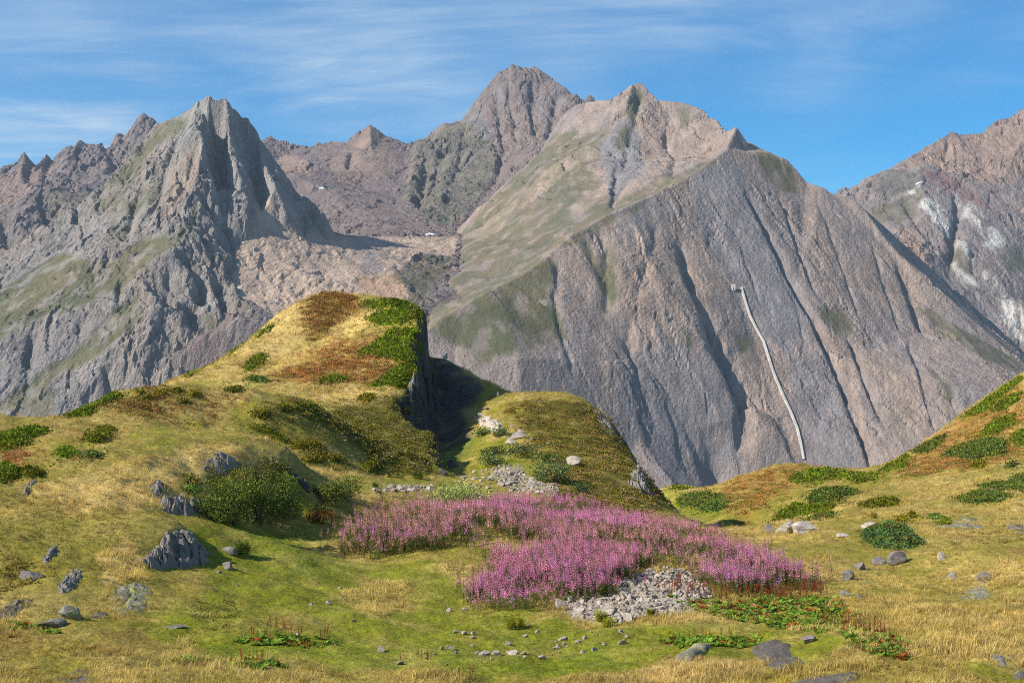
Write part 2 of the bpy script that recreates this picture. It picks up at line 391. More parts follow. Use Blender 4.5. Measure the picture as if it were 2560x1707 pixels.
right_mountain = build_mountain('right_mountain', -420, 1330, 2200, 4080, 3.6,
    [E_sky, E_spur, E_left, E_back], wx(*E_pts)+[(-420,2200,-330),(1330,2200,-420),(400,2200,-420),(0,2200,-380),(1330,2600,-330),(1330,4080,-200),(600,3800,100),(300,4080,400),(0,4080,380),(1330,3300,-150),(900,3600,0),(-420,4080,50),(-420,3500,0),(-420,2900,-60),(-200,3500,150),(-320,2600,-160)],
    [([(1863,487),(1886,525),(1912,575),(1935,621),(1958,670),(1977,709),(2000,749),(2027,795),(2046,838),(2073,895),(2100,956),(2115,1006),(2142,1063),(2160,1109),(2178,1179)], 20, 4, 13, 3, 1),
     ([(1694,602),(1706,659),(1725,716),(1763,795),(1778,841),(1805,899),(1832,945),(1847,983),(1847,1014),(1845,1060),(1843,1120)], 24, 6, 20, 3, 2),
     ([(1770,850),(1800,900),(1826,945),(1840,985),(1845,1020)], 34, 14, 46, 2, 3),
     ([(1768,1060),(1775,1110),(1784,1170),(1790,1230)], 34, 14, 36, 3, 4),
     ([(1943,487),(1966,544),(1989,609),(2016,686),(2040,740)], 8, 3, 9, 3, 5),
     ([(2120,850),(2132,880),(2148,927),(2175,992),(2200,1050)], 11, 3, 12, 3, 6),
     ([(2270,860),(2286,907),(2309,976),(2332,1064)], 8, 3, 12, 3, 7),
     ([(2240,660),(2262,720),(2280,770),(2300,830)], 16, 5, 18, 3, 8),
     ([(1640,560),(1632,620),(1600,720),(1570,820),(1560,900)], 6, 8, 10, 5, 9),
     ([(1500,570),(1515,640),(1520,700),(1512,780)], 12, 14, 14, 5, 10),
     ([(1470,600),(1480,660),(1515,700)], 8, 12, 12, 5, 11),
     ([(1395,660),(1385,740),(1400,830),(1430,930)], 8, 5, 10, 5, 12),
     ([(1540,420),(1535,480),(1530,520)], 14, 6, 18, 4, 13),
     ([(1660,330),(1690,390),(1680,440)], 12, 10, 20, 4, 14),
     ([(1600,230),(1590,290),(1570,360),(1560,420)], 10, 8, 14, 4, 15),
     ([(2040,500),(2080,600),(2120,720),(2150,800)], 5, 3, 8, 4, 16),
     ([(1560,860),(1600,960),(1630,1080)], 6, 3, 10, 4, 18),
     ([(1660,1000),(1690,1080),(1700,1160)], 6, 3, 9, 4, 20),
     ([(1850,620),(1880,700),(1900,760)], 5, 2.5, 7, 3, 21), ([(1930,640),(1990,760),(2010,860)], 4, 2.5, 7, 3, 22), ([(2180,620),(2210,720),(2250,830)], 6, 3, 9, 3, 23)],
    [(GREY, [(1735,435),(1820,390),(1960,640),(2030,800),(1960,900),(1860,740),(1780,640),(1730,520)], 25, .7),
     (TAN, [(1590,560),(1720,640),(1760,800),(1660,760),(1600,900),(1540,880),(1580,720)], 35, .65),
     (TAN, [(1860,820),(1900,860),(1990,1120),(1850,1150),(1850,1000)], 25, .6),
     (TAN, [(1820,400),(1840,325),(1880,380),(1850,420)], 12, .6),
     (TAN, [(1600,300),(1720,270),(1800,330),(1780,390),(1650,420),(1600,400)], 30, .55),
     (TAN, [(2040,780),(2140,900),(2170,1120),(2110,960)], 25, .6),
     (GREY, [(1560,880),(1700,860),(1800,950),(1840,1100),(1760,1180),(1560,1080)], 30, .55),
     (GREY, [(1960,900),(2060,880),(2170,1180),(2020,1170)], 20, .55),
     (GRASS, [(1147,592),(1193,540),(1289,437),(1381,337),(1420,330),(1500,330),(1530,300),(1520,360),(1470,420),(1500,460),(1540,500),(1620,470),(1640,440),(1690,430),(1800,380),(1786,399),(1732,433),(1644,483),(1568,517),(1499,548),(1422,592),(1395,625),(1385,690),(1380,740),(1395,800),(1400,850),(1330,880),(1280,890),(1230,900),(1180,870),(1100,850),(1050,830),(1070,760),(1120,700),(1130,640)], 22, .78),
     (GRASS, [(1090,815),(1168,762),(1244,720),(1321,682),(1385,650),(1382,740),(1398,820),(1400,850),(1330,880),(1280,885),(1230,900),(1150,870),(1095,850)], 45, .85),
     (TAN, [(1470,400),(1530,290),(1545,250),(1575,220),(1560,320),(1550,430),(1530,520),(1495,500)], 14, .35),
     (GREY, [(1500,360),(1545,300),(1600,330),(1610,430),(1560,470),(1530,500),(1510,440)], 16, .8),
     (GRASS, [(1540,380),(1545,330),(1570,270),(1595,215),(1612,235),(1590,300),(1570,350),(1580,330),(1560,380)], 8, .85),
     (SCREE, [(1160,600),(1230,545),(1310,480),(1400,400),(1480,360),(1490,380),(1420,430),(1370,470),(1300,530),(1230,590)], 30, .3),
     (SCREE, [(1430,520),(1460,480),(1520,460),(1500,500),(1450,540)], 14, .3),
     (GRASS, [(1882,380),(1912,383),(1945,395),(1958,412),(1975,406),(1990,440),(2000,490),(1960,480),(1920,450)], 10, .95),
     (GRASS, [(1500,640),(1530,600),(1545,660),(1540,740),(1520,800),(1500,760)], 12, .9),
     (GRASS, [(1445,600),(1470,600),(1500,660),(1520,700),(1500,720),(1460,640)], 8, .8),
     (DARKGR, [(1690,270),(1730,270),(1725,310),(1715,325)], 8, .7),
     (GRASS, [(1836,832),(1888,838),(1868,880),(1845,870)], 6, .95),
     (GRASS, [(1718,820),(1735,835),(1735,875),(1722,875)], 4, .95),
     (GRASS, [(2050,770),(2110,780),(2135,830),(2090,850),(2060,800)], 10, .85),
     (GRASS, [(2310,910),(2345,930),(2350,960),(2330,940)], 6, .8), (GRASS, [(2365,955),(2390,970),(2380,1005),(2362,990)], 6, .9),
     (GRASS, [(2290,760),(2350,790),(2460,855),(2560,910),(2560,950),(2450,890),(2330,810)], 10, .75),
     (BROWNGRASS, [(1400,620),(1499,550),(1600,515),(1640,505),(1560,545),(1500,575),(1440,610)], 6, .9),
     (BROWNGRASS, [(1200,740),(1300,690),(1380,640),(1370,690),(1290,740),(1180,800)], 14, .6)],
    ROCK, 2.0, None, (0, math.radians(-22), 0), 2.6, 100, 0.8, 1, 0.42, 0.62, 1.15, 70)

left_mountain = build_mountain('left_mountain', -1330, -260, 2080, 3560, 3.2,
    [[(398,310,3150),(421,299,3120),(455,291,3090),(471,278,3070),(498,255,3030),(524,234,3000),(563,235,3000),(574,253,3005),(597,284,3010),(612,301,3015),(624,296,3015),(643,326,3000),(662,349,2995),(689,379,2985),(716,418,2970),(746,456,2965),(762,479,2955),(796,506,2940),(822,560,2930)],
     [(398,310,3150),(367,345,3120),(333,375,3080),(306,406,3050),(276,444,3010),(245,483,2970),(214,525,2920),(184,567,2880),(161,624,2830),(88,666,2780),(46,697,2750),(0,725,2720),(-150,800,2650)],
     [(524,234,3000),(512,275,2940),(497,303,2900),(509,345,2860),(501,398,2815),(497,456,2755),(474,529,2700),(465,555,2670),(471,584,2640),(440,611,2600),(383,638,2560),(325,699,2520),(230,749,2500),(153,783,2480),(57,814,2460),(0,845,2440),(-150,900,2400)],
     [(471,584,2640),(490,626,2600),(509,703,2530),(500,780,2470),(497,894,2390)],
     [(356,734,2490),(268,806,2450),(153,906,2400),(38,998,2350),(-100,1080,2300)],
     [(590,640,2690),(640,580,2760),(655,530,2810),(700,575,2810),(760,600,2830),(800,604,2860)],
     [(518,318,2985),(524,340,2998),(540,380,2992),(556,430,2975),(568,480,2925),(562,516,2850)], [(563,235,3000),(570,330,2915),(585,400,2865),(605,460,2815),(625,520,2770)],
     [(608,350,3010),(626,400,2995),(644,450,2960),(657,508,2880)], [(643,326,3000),(665,400,2910),(690,470,2855),(715,530,2825),(740,580,2820)], [(700,415,2985),(725,470,2955),(745,520,2925),(765,570,2880)]],
    wx((300,560,2760),(380,480,2830),(430,400,2920),(300,640,2640),(180,700,2610),(80,760,2560),(540,600,2680),(560,700,2560),(600,760,2480),(400,760,2440),(300,900,2360),(150,1000,2320),(420,1000,2330),(570,960,2360),(650,730,2600),(-150,1100,2280),(850,800,2600),(800,900,2400),(700,760,2600))
      + [(-1330,2080,-380),(-700,2080,-330),(-260,2080,-500),(-1330,3560,-150),(-700,3560,150),(-260,3560,-50),(-260,2800,-200),(-1330,2700,-60),(-1000,3300,0),(-260,3200,-40)],
    [([(503,300),(515,345),(530,400),(545,450),(556,490),(560,515)], 30, 10, 40, 2, 31),
     ([(580,325),(590,345),(605,385),(625,435),(645,480),(652,510)], 22, 8, 30, 2, 32),
     ([(640,360),(668,395),(690,425),(700,455)], 40, 8, 30, 2, 33),
     ([(690,380),(716,425),(738,470),(750,490)], 18, 8, 30, 2, 34),
     ([(545,530),(560,560),(580,600),(588,630)], 24, 6, 20, 2, 35),
     ([(500,470),(520,520),(545,560)], 18, 6, 20, 3, 36),
     ([(640,590),(655,610),(660,625)], 24, 6, 18, 2, 37),
     ([(770,500),(780,530),(800,570)], 26, 8, 22, 2, 38),
     ([(455,623),(486,665),(505,703),(490,757)], 28, 7, 22, 2, 39), ([(540,680),(547,722),(570,780),(574,803)], 28, 7, 20, 2, 40),
     ([(574,665),(601,711),(605,740)], 22, 6, 20, 2, 41), ([(467,764),(478,818)], 20, 6, 16, 2, 42), ([(77,826),(69,894),(60,910)], 18, 5, 14, 2, 43),
     ([(264,905),(272,963),(275,990)], 22, 6, 18, 2, 44), ([(215,975),(222,1010)], 16, 5, 14, 2, 45), ([(300,700),(296,760)], 10, 5, 12, 2, 46),
     ([(420,660),(415,760),(400,840)], 10, 8, 12, 3, 47), ([(380,330),(340,400),(300,470),(250,540)], 8, 12, 12, 6, 48), ([(450,330),(420,400),(400,470),(380,540)], 12, 8, 14, 6, 49),
     ([(485,380),(470,430),(440,500)], 12, 6, 14, 4, 50), ([(350,470),(330,540),(310,600)], 10, 8, 14, 5, 51)],
    [(LIME*0.6, [(420,300),(524,236),(563,236),(620,300),(700,400),(760,480),(740,560),(640,500),(560,520),(500,420),(470,470),(400,560),(440,420)], 14, .55),
     (TAN, [(430,420),(500,340),(505,400),(495,460),(440,520),(400,540)], 12, .7),
     (GRASS, [(398,318),(350,370),(300,430),(240,500),(250,520),(300,510),(350,430),(390,370),(450,330),(480,310),(440,300)], 14, .8),
     (GRASS, [(320,520),(380,430),(430,400),(420,460),(360,540)], 12, .6),
     (GRASS, [(270,560),(300,480),(360,500),(330,560),(280,620)], 20, .45),
     (GRASS, [(470,560),(497,470),(500,500),(480,580),(440,620),(383,645),(325,705),(230,755),(153,790),(57,820),(0,850),(-100,880),(-140,800),(0,725),(90,668),(160,635),(200,640),(230,665),(290,650),(350,600),(420,590)], 10, .95),
     (GRASS, [(356,736),(350,790),(300,850),(230,900),(150,940),(60,1010),(0,1060),(-60,1100),(-60,1050),(30,990),(120,920),(180,890),(260,810),(320,750)], 8, .95),
     (GRASS, [(0,1080),(60,1000),(140,960),(130,1040),(60,1090)], 8, .7),
     (GRASS, [(505,780),(560,800),(600,790),(560,860),(500,880)], 8, .8),
     (GRASS, [(520,500+150),(560,640),(620,700),(700,760),(640,820),(580,780),(600,720),(560,660)], 10, .55),
     (SCREE, [(590,640),(640,560),(655,512),(690,560),(740,585),(800,600),(860,640),(860,760),(720,720),(640,700)], 10, .9)],
    np.array((0.225, 0.20, 0.18)), 3.5, None, (0, math.radians(-14), 0), 5.0, 200, 0.5, 1, 0.15, 1.9, 1.7, 38)

cirque = build_mountain('cirque_mountain', -900, 420, 2260, 5200, 4.4,
    [[(560,400,4900),(665,345,4850),(678,335,4850),(699,356,4840),(745,374,4830),(768,369,4830),(795,373,4830),(845,372,4820),(864,362,4800),(883,345,4800),(906,326,4790),(923,311,4780),(937,322,4780),(964,345,4780),(983,357,4780),(992,352,4770),(1013,364,4770),(1029,365,4760),(1055,349,4750),(1078,335,4740),(1101,313,4740),(1132,312,4740),(1155,293,4740),(1186,261,4740),(1197,245,4740),(1228,219,4760),(1247,184,4780),(1258,177,4790),(1281,165,4800),(1300,171,4800),(1331,167,4800),(1350,180,4790),(1377,200,4780),(1400,230,4770),(1430,265,4750),(1443,247,4600),(1460,256,4600),(1476,249,4600),(1514,271,4600),(1560,300,4600)],
     [(1186,261,4740),(1205,310,4600),(1235,350,4450),(1250,400,4300),(1230,450,4180),(1190,500,4000),(1150,560,3750),(1120,590,3600)],
     [(1281,165,4800),(1290,280,4560),(1300,370,4330),(1270,430,4150)],
     [(923,311,4780),(930,380,4550),(940,430,4350),(900,470,4200)],
     [(1029,365,4760),(1020,430,4400),(1010,500,4050),(1040,560,3700),(1075,588,3520)],
     [(590,638,2685),(640,578,2764),(655,528,2816),(700,573,2816),(760,598,2836),(800,600,2890),(860,592,3100),(950,592,3250),(1050,588,3330),(1147,592,3360),(1200,600,3400)],
     [(620,440,4400),(720,430,4200),(800,468,4050),(900,520,3850),(980,570,3600),(1073,584,3480)]],
    wx((700,660,2690),(850,650,2790),(1000,650,2950),(600,740,2560),(700,740,2600),(850,740,2600),(1020,740,2640),(900,800,2470),(700,820,2430),(600,800,2420),(1000,850,2420),(1120,640,3100),(1130,720,2800),(1200,680,3000),(1100,800,2560),(1200,760,2700),(1340,380,4250),(1400,330,4400),(1330,300,4500))
      + [(-900,2260,-250),(-300,2260,-250),(420,2260,-800),(420,2700,-300),(-900,5200,300),(-200,5200,500),(420,5200,500),(-900,3600,150),(420,3600,200),(420,4300,500)],
    [([(1330,200),(1325,270),(1340,340)], 20, 8, 24, 4, 61), ([(1270,220),(1285,290),(1290,360)], 16, 8, 24, 4, 62), ([(1390,240),(1380,300),(1370,350)], 18, 10, 20, 4, 63),
     ([(1240,240),(1250,320),(1262,390)], 14, 8, 20, 4, 64), ([(1060,400),(1050,470),(1045,520)], 24, 10, 30, 4, 65), ([(1250,390),(1245,430),(1215,480)], 18, 8, 24, 4, 66),
     ([(1110,360),(1090,430),(1075,500)], 14, 8, 24, 5, 67), ([(880,380),(870,420)], 12, 8, 16, 4, 68), ([(1160,320),(1150,400),(1120,470)], 12, 8, 20, 4, 69)],
    [(PURPLE, [(600,360),(760,375),(900,340),(1000,360),(1030,420),(1000,540),(1080,580),(830,590),(720,540),(700,440)], 20, .9),
     (np.array((0.225,0.16,0.12)), [(860,370),(923,315),(985,365),(990,440),(900,470),(850,460),(820,430)], 20, .6),
     (np.array((0.30,0.20,0.15)), [(680,350),(760,400),(790,450),(720,440)], 15, .5),
     (np.array((.115,.115,.08)), [(1035,370),(1101,318),(1160,300),(1200,300),(1245,380),(1250,430),(1190,500),(1150,560),(1080,560),(1020,500),(1000,480),(1040,440)], 30, .6),
     (GREY, [(1155,300),(1186,262),(1215,300),(1240,360),(1210,350)], 10, .7),
     (PURPLE, [(1250,400),(1330,370),(1380,340),(1289,437),(1220,502),(1150,590),(1110,590),(1190,510)], 14, .9),
     (SCREE, [(640,515),(700,545),(830,592),(950,594),(1147,594),(1130,640),(1050,640),(990,680),(1030,760),(900,800),(700,800),(560,760),(590,640)], 14, .95),
     (GREY*1.3, [(870,600),(930,600),(960,680),(920,700)], 16, .5), (np.array((0.36,0.22,0.13)), [(900,690),(1000,690),(1010,740),(920,760)], 14, .6),
     (GRASS, [(980,690),(1060,640),(1130,650),(1100,700),(1060,770),(1010,800),(1020,740)], 12, .8), (DARKGR, [(1090,540),(1125,535),(1125,565),(1095,570)], 6, .6)],
    np.array((0.18, 0.14, 0.128)), 7, None, (0, math.radians(-8), 0), 5.0, 300, 0.35, 1, 0.12, 1.8)

far_range = build_mountain('far_range', -2050, -900, 3300, 5000, 5.0,
    [[(-200,480,4600),(-60,440,4600),(0,429,4600),(23,418,4600),(42,404,4600),(63,386,4600),(92,419,4600),(111,402,4600),(119,390,4600),(130,405,4600),(153,383,4600),(176,363,4600),(186,368,4600),(197,352,4600),(218,366,4600),(264,372,4600),(295,337,4600),(304,344,4600),(333,318,4600),(346,297,4600),(362,285,4600),(379,299,4600),(398,312,4600),(440,340,4600),(520,360,4600)],
     [(-200,600,3850),(0,532,3900),(34,517,3930),(77,490,3960),(92,473,3990),(130,476,4000),(184,471,4050),(241,483,4050),(320,470,4050)]],
    wx((0,720,3500),(160,640,3550),(-200,800,3500),(50,600,3650),(130,600,3650),(240,560,3700),(50,460,4200),(150,440,4250),(300,400,4350),(350,400,4350),(400,420,4300)) + [(-2050,3300,-100),(-900,3300,0),(-2050,5000,250),(-900,5000,350),(-2050,4000,100),(-900,4000,250)],
    [([(97,485),(108,520),(120,560),(128,600)], 45, 9, 34, 3, 71), ([(5,545),(15,580),(25,620)], 26, 8, 22, 3, 72), ([(70,420),(72,460)], 14, 8, 16, 4, 73), ([(200,370),(190,430)], 14, 8, 18, 4, 74),
     ([(330,340),(300,400),(270,440)], 16, 10, 20, 5, 75), ([(120,410),(110,460)], 14, 8, 18, 4, 76), ([(50,640),(52,680)], 20, 7, 20, 3, 77)],
    [(GRASS, [(100,480),(240,485),(240,530),(150,560),(120,520)], 20, .45), (GRASS, [(0,560),(60,600),(100,640),(80,680),(0,720),(-60,720)], 20, .5), (np.array((0.27,0.17,0.13)), [(0,440),(90,430),(140,410),(80,480),(0,520)], 20, .4)],
    np.array((0.165, 0.135, 0.13)), 8, None, (0, math.radians(-10), 0), 5.0, 400, 0.35, 1, 0.12, 2.2)

far_mountain = build_mountain('far_mountain', 900, 2150, 3650, 5300, 5.0,
    [[(2040,560,4800),(2090,485,4800),(2167,457,4780),(2182,441,4760),(2213,426,4740),(2240,426,4740),(2274,393,4780),(2300,380,4790),(2320,366,4800),(2354,349,4820),(2377,332,4840),(2400,340,4850),(2458,336,4860),(2492,306,4880),(2507,309,4880),(2560,278,4900),(2620,250,4900),(2760,260,4900)],
     [(2300,440,4600),(2310,480,4480),(2330,540,4330),(2400,640,4150),(2480,740,4000)], [(2425,500,4450),(2440,560,4300),(2520,660,4150),(2600,760,4050)], [(2170,530,4450),(2240,580,4250),(2310,640,4100),(2330,720,3980)],
     [(2380,480,4480),(2390,560,4330),(2380,640,4180),(2370,700,4080)]],
    wx((2300,760,3880),(2400,820,3850),(2560,880,3800),(2500,450,4600),(2560,520,4450),(2450,420,4680),(2700,800,3850),(2200,680,3900)) + [(900,3650,-100),(2150,3650,-200),(2150,5300,600),(900,5300,250),(1400,5300,450),(900,4400,100),(2150,4400,250)],
    [([(2385,480),(2392,540),(2380,600),(2376,650)], 24, 8, 20, 3, 81), ([(2260,500),(2290,560),(2330,620)], 14, 8, 20, 3, 82), ([(2180,450),(2170,500)], 14, 8, 20, 3, 83), ([(2430,620),(2432,680)], 12, 8, 18, 3, 84), ([(2480,480),(2550,530)], 14, 10, 20, 4, 85), ([(2370,350),(2360,400)], 14, 8, 18, 4, 86)],
    [(np.array((0.27,0.185,0.14)), [(2240,430),(2320,368),(2400,345),(2500,312),(2560,285),(2600,400),(2500,470),(2420,450),(2330,420)], 22, .75),
     (np.array((0.13,0.12,0.105)), [(2167,460),(2213,428),(2270,425),(2310,455),(2270,480),(2200,510)], 12, .85), (np.array((0.16,0.10,0.095)), [(2290,430),(2360,440),(2440,490),(2500,540),(2450,520),(2340,470)], 12, .8),
     (np.array((0.30,0.205,0.155)), [(2240,580),(2290,575),(2320,640),(2340,700),(2290,690),(2250,620)], 14, .75), (GRASS, [(2170,530),(2260,500),(2290,480),(2310,500),(2270,550),(2210,580)], 14, .7),
     (GRASS, [(2270,700),(2340,700),(2400,760),(2440,800),(2380,790),(2300,740)], 14, .7), (GRASS, [(2350,640),(2372,590),(2390,620),(2440,690),(2430,720),(2380,680)], 14, .65), (DARKGR, [(2500,640),(2560,620),(2580,700),(2520,680)], 14, .7),
     (LIME, [(2297,518),(2320,491),(2350,514),(2385,568),(2366,587),(2343,583),(2331,552)], 8, 1.0), (LIME, [(2404,533),(2427,503),(2450,525),(2465,564),(2507,594),(2511,610),(2488,644),(2454,617),(2446,568)], 8, 1.0),
     (LIME, [(2385,594),(2408,606),(2439,652),(2427,656),(2389,621)], 6, 1.0), (LIME, [(2377,656),(2427,682),(2454,721),(2419,713),(2390,690)], 6, 1.0), (LIME, [(2469,820),(2504,786),(2557,797),(2600,860),(2523,847)], 10, 1.0),
     (LIME, [(2488,748),(2515,736),(2560,780),(2560,830),(2510,790)], 10, .95), (LIME, [(2274,472),(2305,464),(2297,487),(2266,495)], 5, 1.0), (LIME, [(2450,672),(2480,690),(2500,720),(2480,725)], 6, .9), (LIME, [(2383,475),(2400,485),(2400,515),(2390,505)], 4, .9)],
    np.array((0.185, 0.158, 0.152)), 8, None, (0, math.radians(-25), 0), 5.0, 500, 0.3, 1, 0.12, 1.5)

# ------------------------------------------------------------------ valley floor far below, out to the horizon
def plane_grid(name, x0, x1, y0, y1, n, z, mat):
    g = Field(np.linspace(x0, x1, n), np.linspace(y0, y1, n), False)
    g.Z = z+25*fbm(g.gx, g.gy, 2500, 3, 5)
    o = field_mesh(name, g, mat, np.repeat(np.array(GRASS)[None, None], n, 0).repeat(n, 1), np.zeros((n, n))); return o
plane_grid('valley_ground', -2700, 2700, 428, 5500, 60, -470, mountain_mat('valley_grass', (0, 0, 0), 1.0))

# ------------------------------------------------------------------ near ground
def survey(lines, extra, ri, rj):
    """smooth ground through survey lines and points: triangulate, soften, and correct what softening took off"""
    pts = np.array([at(*p) for ln in lines for p in ln]); adj = np.zeros(len(pts))
    for it in range(3):
        k = 0; wl_ = []
        for ln in lines:
            wl_.append([pts[k+i]+np.array((0, 0, adj[k+i])) for i in range(len(ln))]); k += len(ln)
        Z = box(tin(G, wl_, extra, -95), ri, rj, 2)
        res = pts[:, 2]-G.sample(pts[:, 0], pts[:, 1], Z); adj += 0.8*np.clip(res, -3, 3)
    return Z
near = [(0,1707,50),(640,1707,52),(1280,1707,55),(1920,1707,52),(2560,1707,48),(-300,1707,50),(2860,1707,47),
    (1280,1600,66),(1000,1500,78),(1400,1500,78),(900,1400,89),(700,1320,99),(1500,1450,84),(2000,1560,68),(300,1600,60),(1000,1620,63),(2300,1640,55),(1700,1600,64),
    (1250,1510,77),(1560,1490,79),(1500,1400,93),(1620,1350,104),(1950,1440,91),(2050,1475,86),(1800,1400,97),(860,1390,91),(900,1290,107),(1200,1330,102),(1250,1265,116),(1400,1280,117),(1560,1320,112),(1700,1350,108),(1850,1395,100),
    (0,1540,62),(300,1500,67),(0,1400,72),(200,1350,75),(420,1390,78),(-300,1300,78),(330,1270,84),(300,1180,91),(0,1200,86),(-300,1150,92),(0,1092,104),(120,1055,112),(-300,1060,110),
    (300,1060,113),(560,1128,104),(560,1185,99),(500,1250,94),(620,1320,97),(720,1190,106),(800,1285,105),(700,1120,112),(450,1120,105),
    (2300,1480,85),(2500,1500,76),(2560,1600,58),(2150,1430,96),(2800,1500,76),(2350,1400,100),(2560,1420,92),
    (1950,1362,126),(2000,1312,140),(2200,1338,120),(2100,1288,160),(2450,1300,150),(2560,1330,125),(2800,1320,130),(1880,1330,138)]
right_lines = [
    [(1060,830,216),(1110,880,214),(1165,938,210),(1215,965,206),(1300,996,200),(1360,1001,195),(1430,1001,190),(1480,1006,189),(1520,1030,186),(1560,1090,176),(1600,1150,166),(1640,1208,156),(1680,1260,146),(1720,1300,138)],
    [(1630,1186,296),(1660,1174,300),(1720,1195,300),(1760,1212,300),(1795,1228,298)],
    [(1795,1226,272),(1840,1204,276),(1900,1169,276),(1960,1147,274),(2060,1151,268),(2150,1174,262),(2200,1180,258),(2250,1141,264),(2350,1071,268),(2450,1001,272),(2560,929,276),(2800,800,280)]]
right_pts = [(1400,1235,131),(1280,1195,142),(1432,1160,150),(1350,1080,168),(1500,1150,157),(1560,1240,143),(1170,1195,142),(1135,1160,152),(1100,1198,141),(1180,1062,172),(1118,1190,147),(1110,1180,152),(1105,1165,158),(1100,1140,165),(1095,1110,174),(1095,1050,184),(1090,990,194),(1080,920,203),(1300,1120,158),(1450,1080,170),
    (1720,1265,250),(1800,1290,215),(1700,1312,218),(2400,1150,222),(2560,1050,236),(2200,1232,202),(2400,1250,182),(2000,1230,215),(1900,1260,195),(1850,1310,172),(2800,1150,200)]
left_lines = [[(-300,1010,130),(69,1068,119),(153,1038,123),(214,996,129),(276,977,132),(344,959,134),(421,950,135),(470,946,136),(600,965,136),(700,985,138)],
    [(455,946,184),(509,902,190),(566,873,195),(612,837,200),(666,787,204),(693,757,206),(727,736,208),(781,722,209),(860,718,209),(917,742,208),(1012,749,206),(1047,759,203)],
    [(1085,1197,139),(1082,1130,146),(1066,1092,152),(1042,1064,156),(1020,1034,160),(1010,998,164),(1020,967,168),(1042,933,173),(1056,894,178),(1052,850,183),(1064,815,188),(1062,785,194)]]
left_pts = [(760,1002,142),(300,1010,123),(800,900,182),(720,960,166),(880,1085,149),(900,1190,129),(1000,1205,134),(900,1000,163),(950,850,188),(820,800,197),(620,900,186),(760,1090,128),(820,1180,121)]
def behind(lst, dY, dz): return [tuple(at(px, py, Y)+np.array((0, dY, dz))) for px, py, Y in lst]
foot = [(x, y, z) for x in (-160, -60, 0, 60, 160) for y, z in ((6, -2.4), (20, -7.4), (36, -11.6))]
far_r = behind([(1060,830,216),(1215,965,206),(1300,996,200),(1430,1001,190)], 12, -8)+behind([(1520,1030,186),(1560,1090,176),(1600,1150,166),(1640,1208,156),(1680,1260,146)], 8, -7)+[tuple(at(px, py, Y)+np.array((5, 1, -7))) for px, py, Y in [(1480,1006,189),(1520,1030,186),(1560,1090,176),(1600,1150,166),(1640,1208,156),(1680,1260,146)]]
far_r += [(20, 180, -27), (22, 200, -29), (26, 172, -26), (31, 190, -28), (15, 198, -25), (27, 215, -29)]+behind(right_lines[2], 25, -11)+behind(right_lines[1], 14, -7)+[(x, 425, -95) for x in range(-240, 241, 40)]+[(x, 300, -52) for x in (-220, -100, -30, 10)]+[(x, 240, -30) for x in (-10, -40, 8)]
far_l = behind(left_lines[0][:8], 12, -6)+behind(left_lines[1], 11, -7)+[(x, 425, -95) for x in range(-240, 241, 40)]+[(x, 300, -52) for x in (-200, -120, -60, 0, 60)]
yy = np.concatenate((np.geomspace(5, 37, 30)[:-1], np.geomspace(37, 420, 650)))
G = Field(np.linspace(-0.47, 0.47, 540), yy, True)
gx, gy = G.gx, G.gy
cl_p = np.array([at(*p)[:2] for p in [(1093,1195,139),(1090,1128,146),(1075,1092,152),(1050,1064,156),(1030,1034,160),(1018,998,164),(1028,967,168),(1050,933,173),(1066,894,178),(1060,850,183),(1074,815,188),(1070,785,194),(1060,768,200),(1040,757,206)]]+[(-17, 216), (-24, 230), (-60, 260), (-160, 420)])
xc = np.interp(gy, cl_p[:, 1], cl_p[:, 0])+1.7*fbm(gy*0+3, gy, 8, 4, 21, .6)+0.8*fbm(gx, gy, 2.2, 3, 22)+1.3*slabs(gy+gx*.3, gx*.5, 4.2, 23)[0]+.5*slabs(gy+gx*.3, gx*.7, 1.4, 24)[0]
wid = np.where(gy < 139, 0.35+(139-gy)*0.6, 0.35)
cliff_s = 1/(1+np.exp(np.clip((gx-xc)/wid, -30, 30)))
ZR = survey([[p] for p in near]+right_lines+[[p] for p in right_pts], far_r+foot, 9, 12)
ZL = survey([[p] for p in near]+left_lines+[[p] for p in left_pts], far_l+foot, 9, 12)
G.Z = ZR*(1-cliff_s)+ZL*cliff_s
on_cliff = np.exp(-((gx-xc)/1.6)**2)*sstep(136, 141, gy)*sstep(212, 206, gy)
G.Z = G.Z+1.3*fbm(gx, gy, 22, 3, 40)*sstep(60, 95, gy)*sstep(250, 170, gy)+0.9*fbm(gx, gy, 16, 3, 47)*sstep(-18, -30, gx)*sstep(140, 100, gy)+0.42*fbm(gx, gy, 5, 3, 41)+0.20*fbm(gx, gy, 1.8, 3, 42)+0.03*fbm(gx, gy, .5, 2, 44)
for hx, hy, hr, hl, hh in ((-19.6, 80, 3.6, 1.3, 1.1), (-22, 106, 6, 5, .6), (-28, 74, 5, 3, .6), (-17.8, 109, 3, 1.5, .5), (15.5, 58, 3.5, 2.5, .5), (33, 98, 7, 5, .8), (-9.6, 140, 2, 2, .5)):
    ddx, ddy = gx-hx, gy-hy; G.Z = G.Z+hh*np.exp(-(np.where(ddx < 0, ddx/hr, ddx/hl)**2+(ddy/hr)**2)**1.3)
G.Z = G.Z+on_cliff*1.2*ridged(gx*1.5, gy, 3.0, 4, 43)

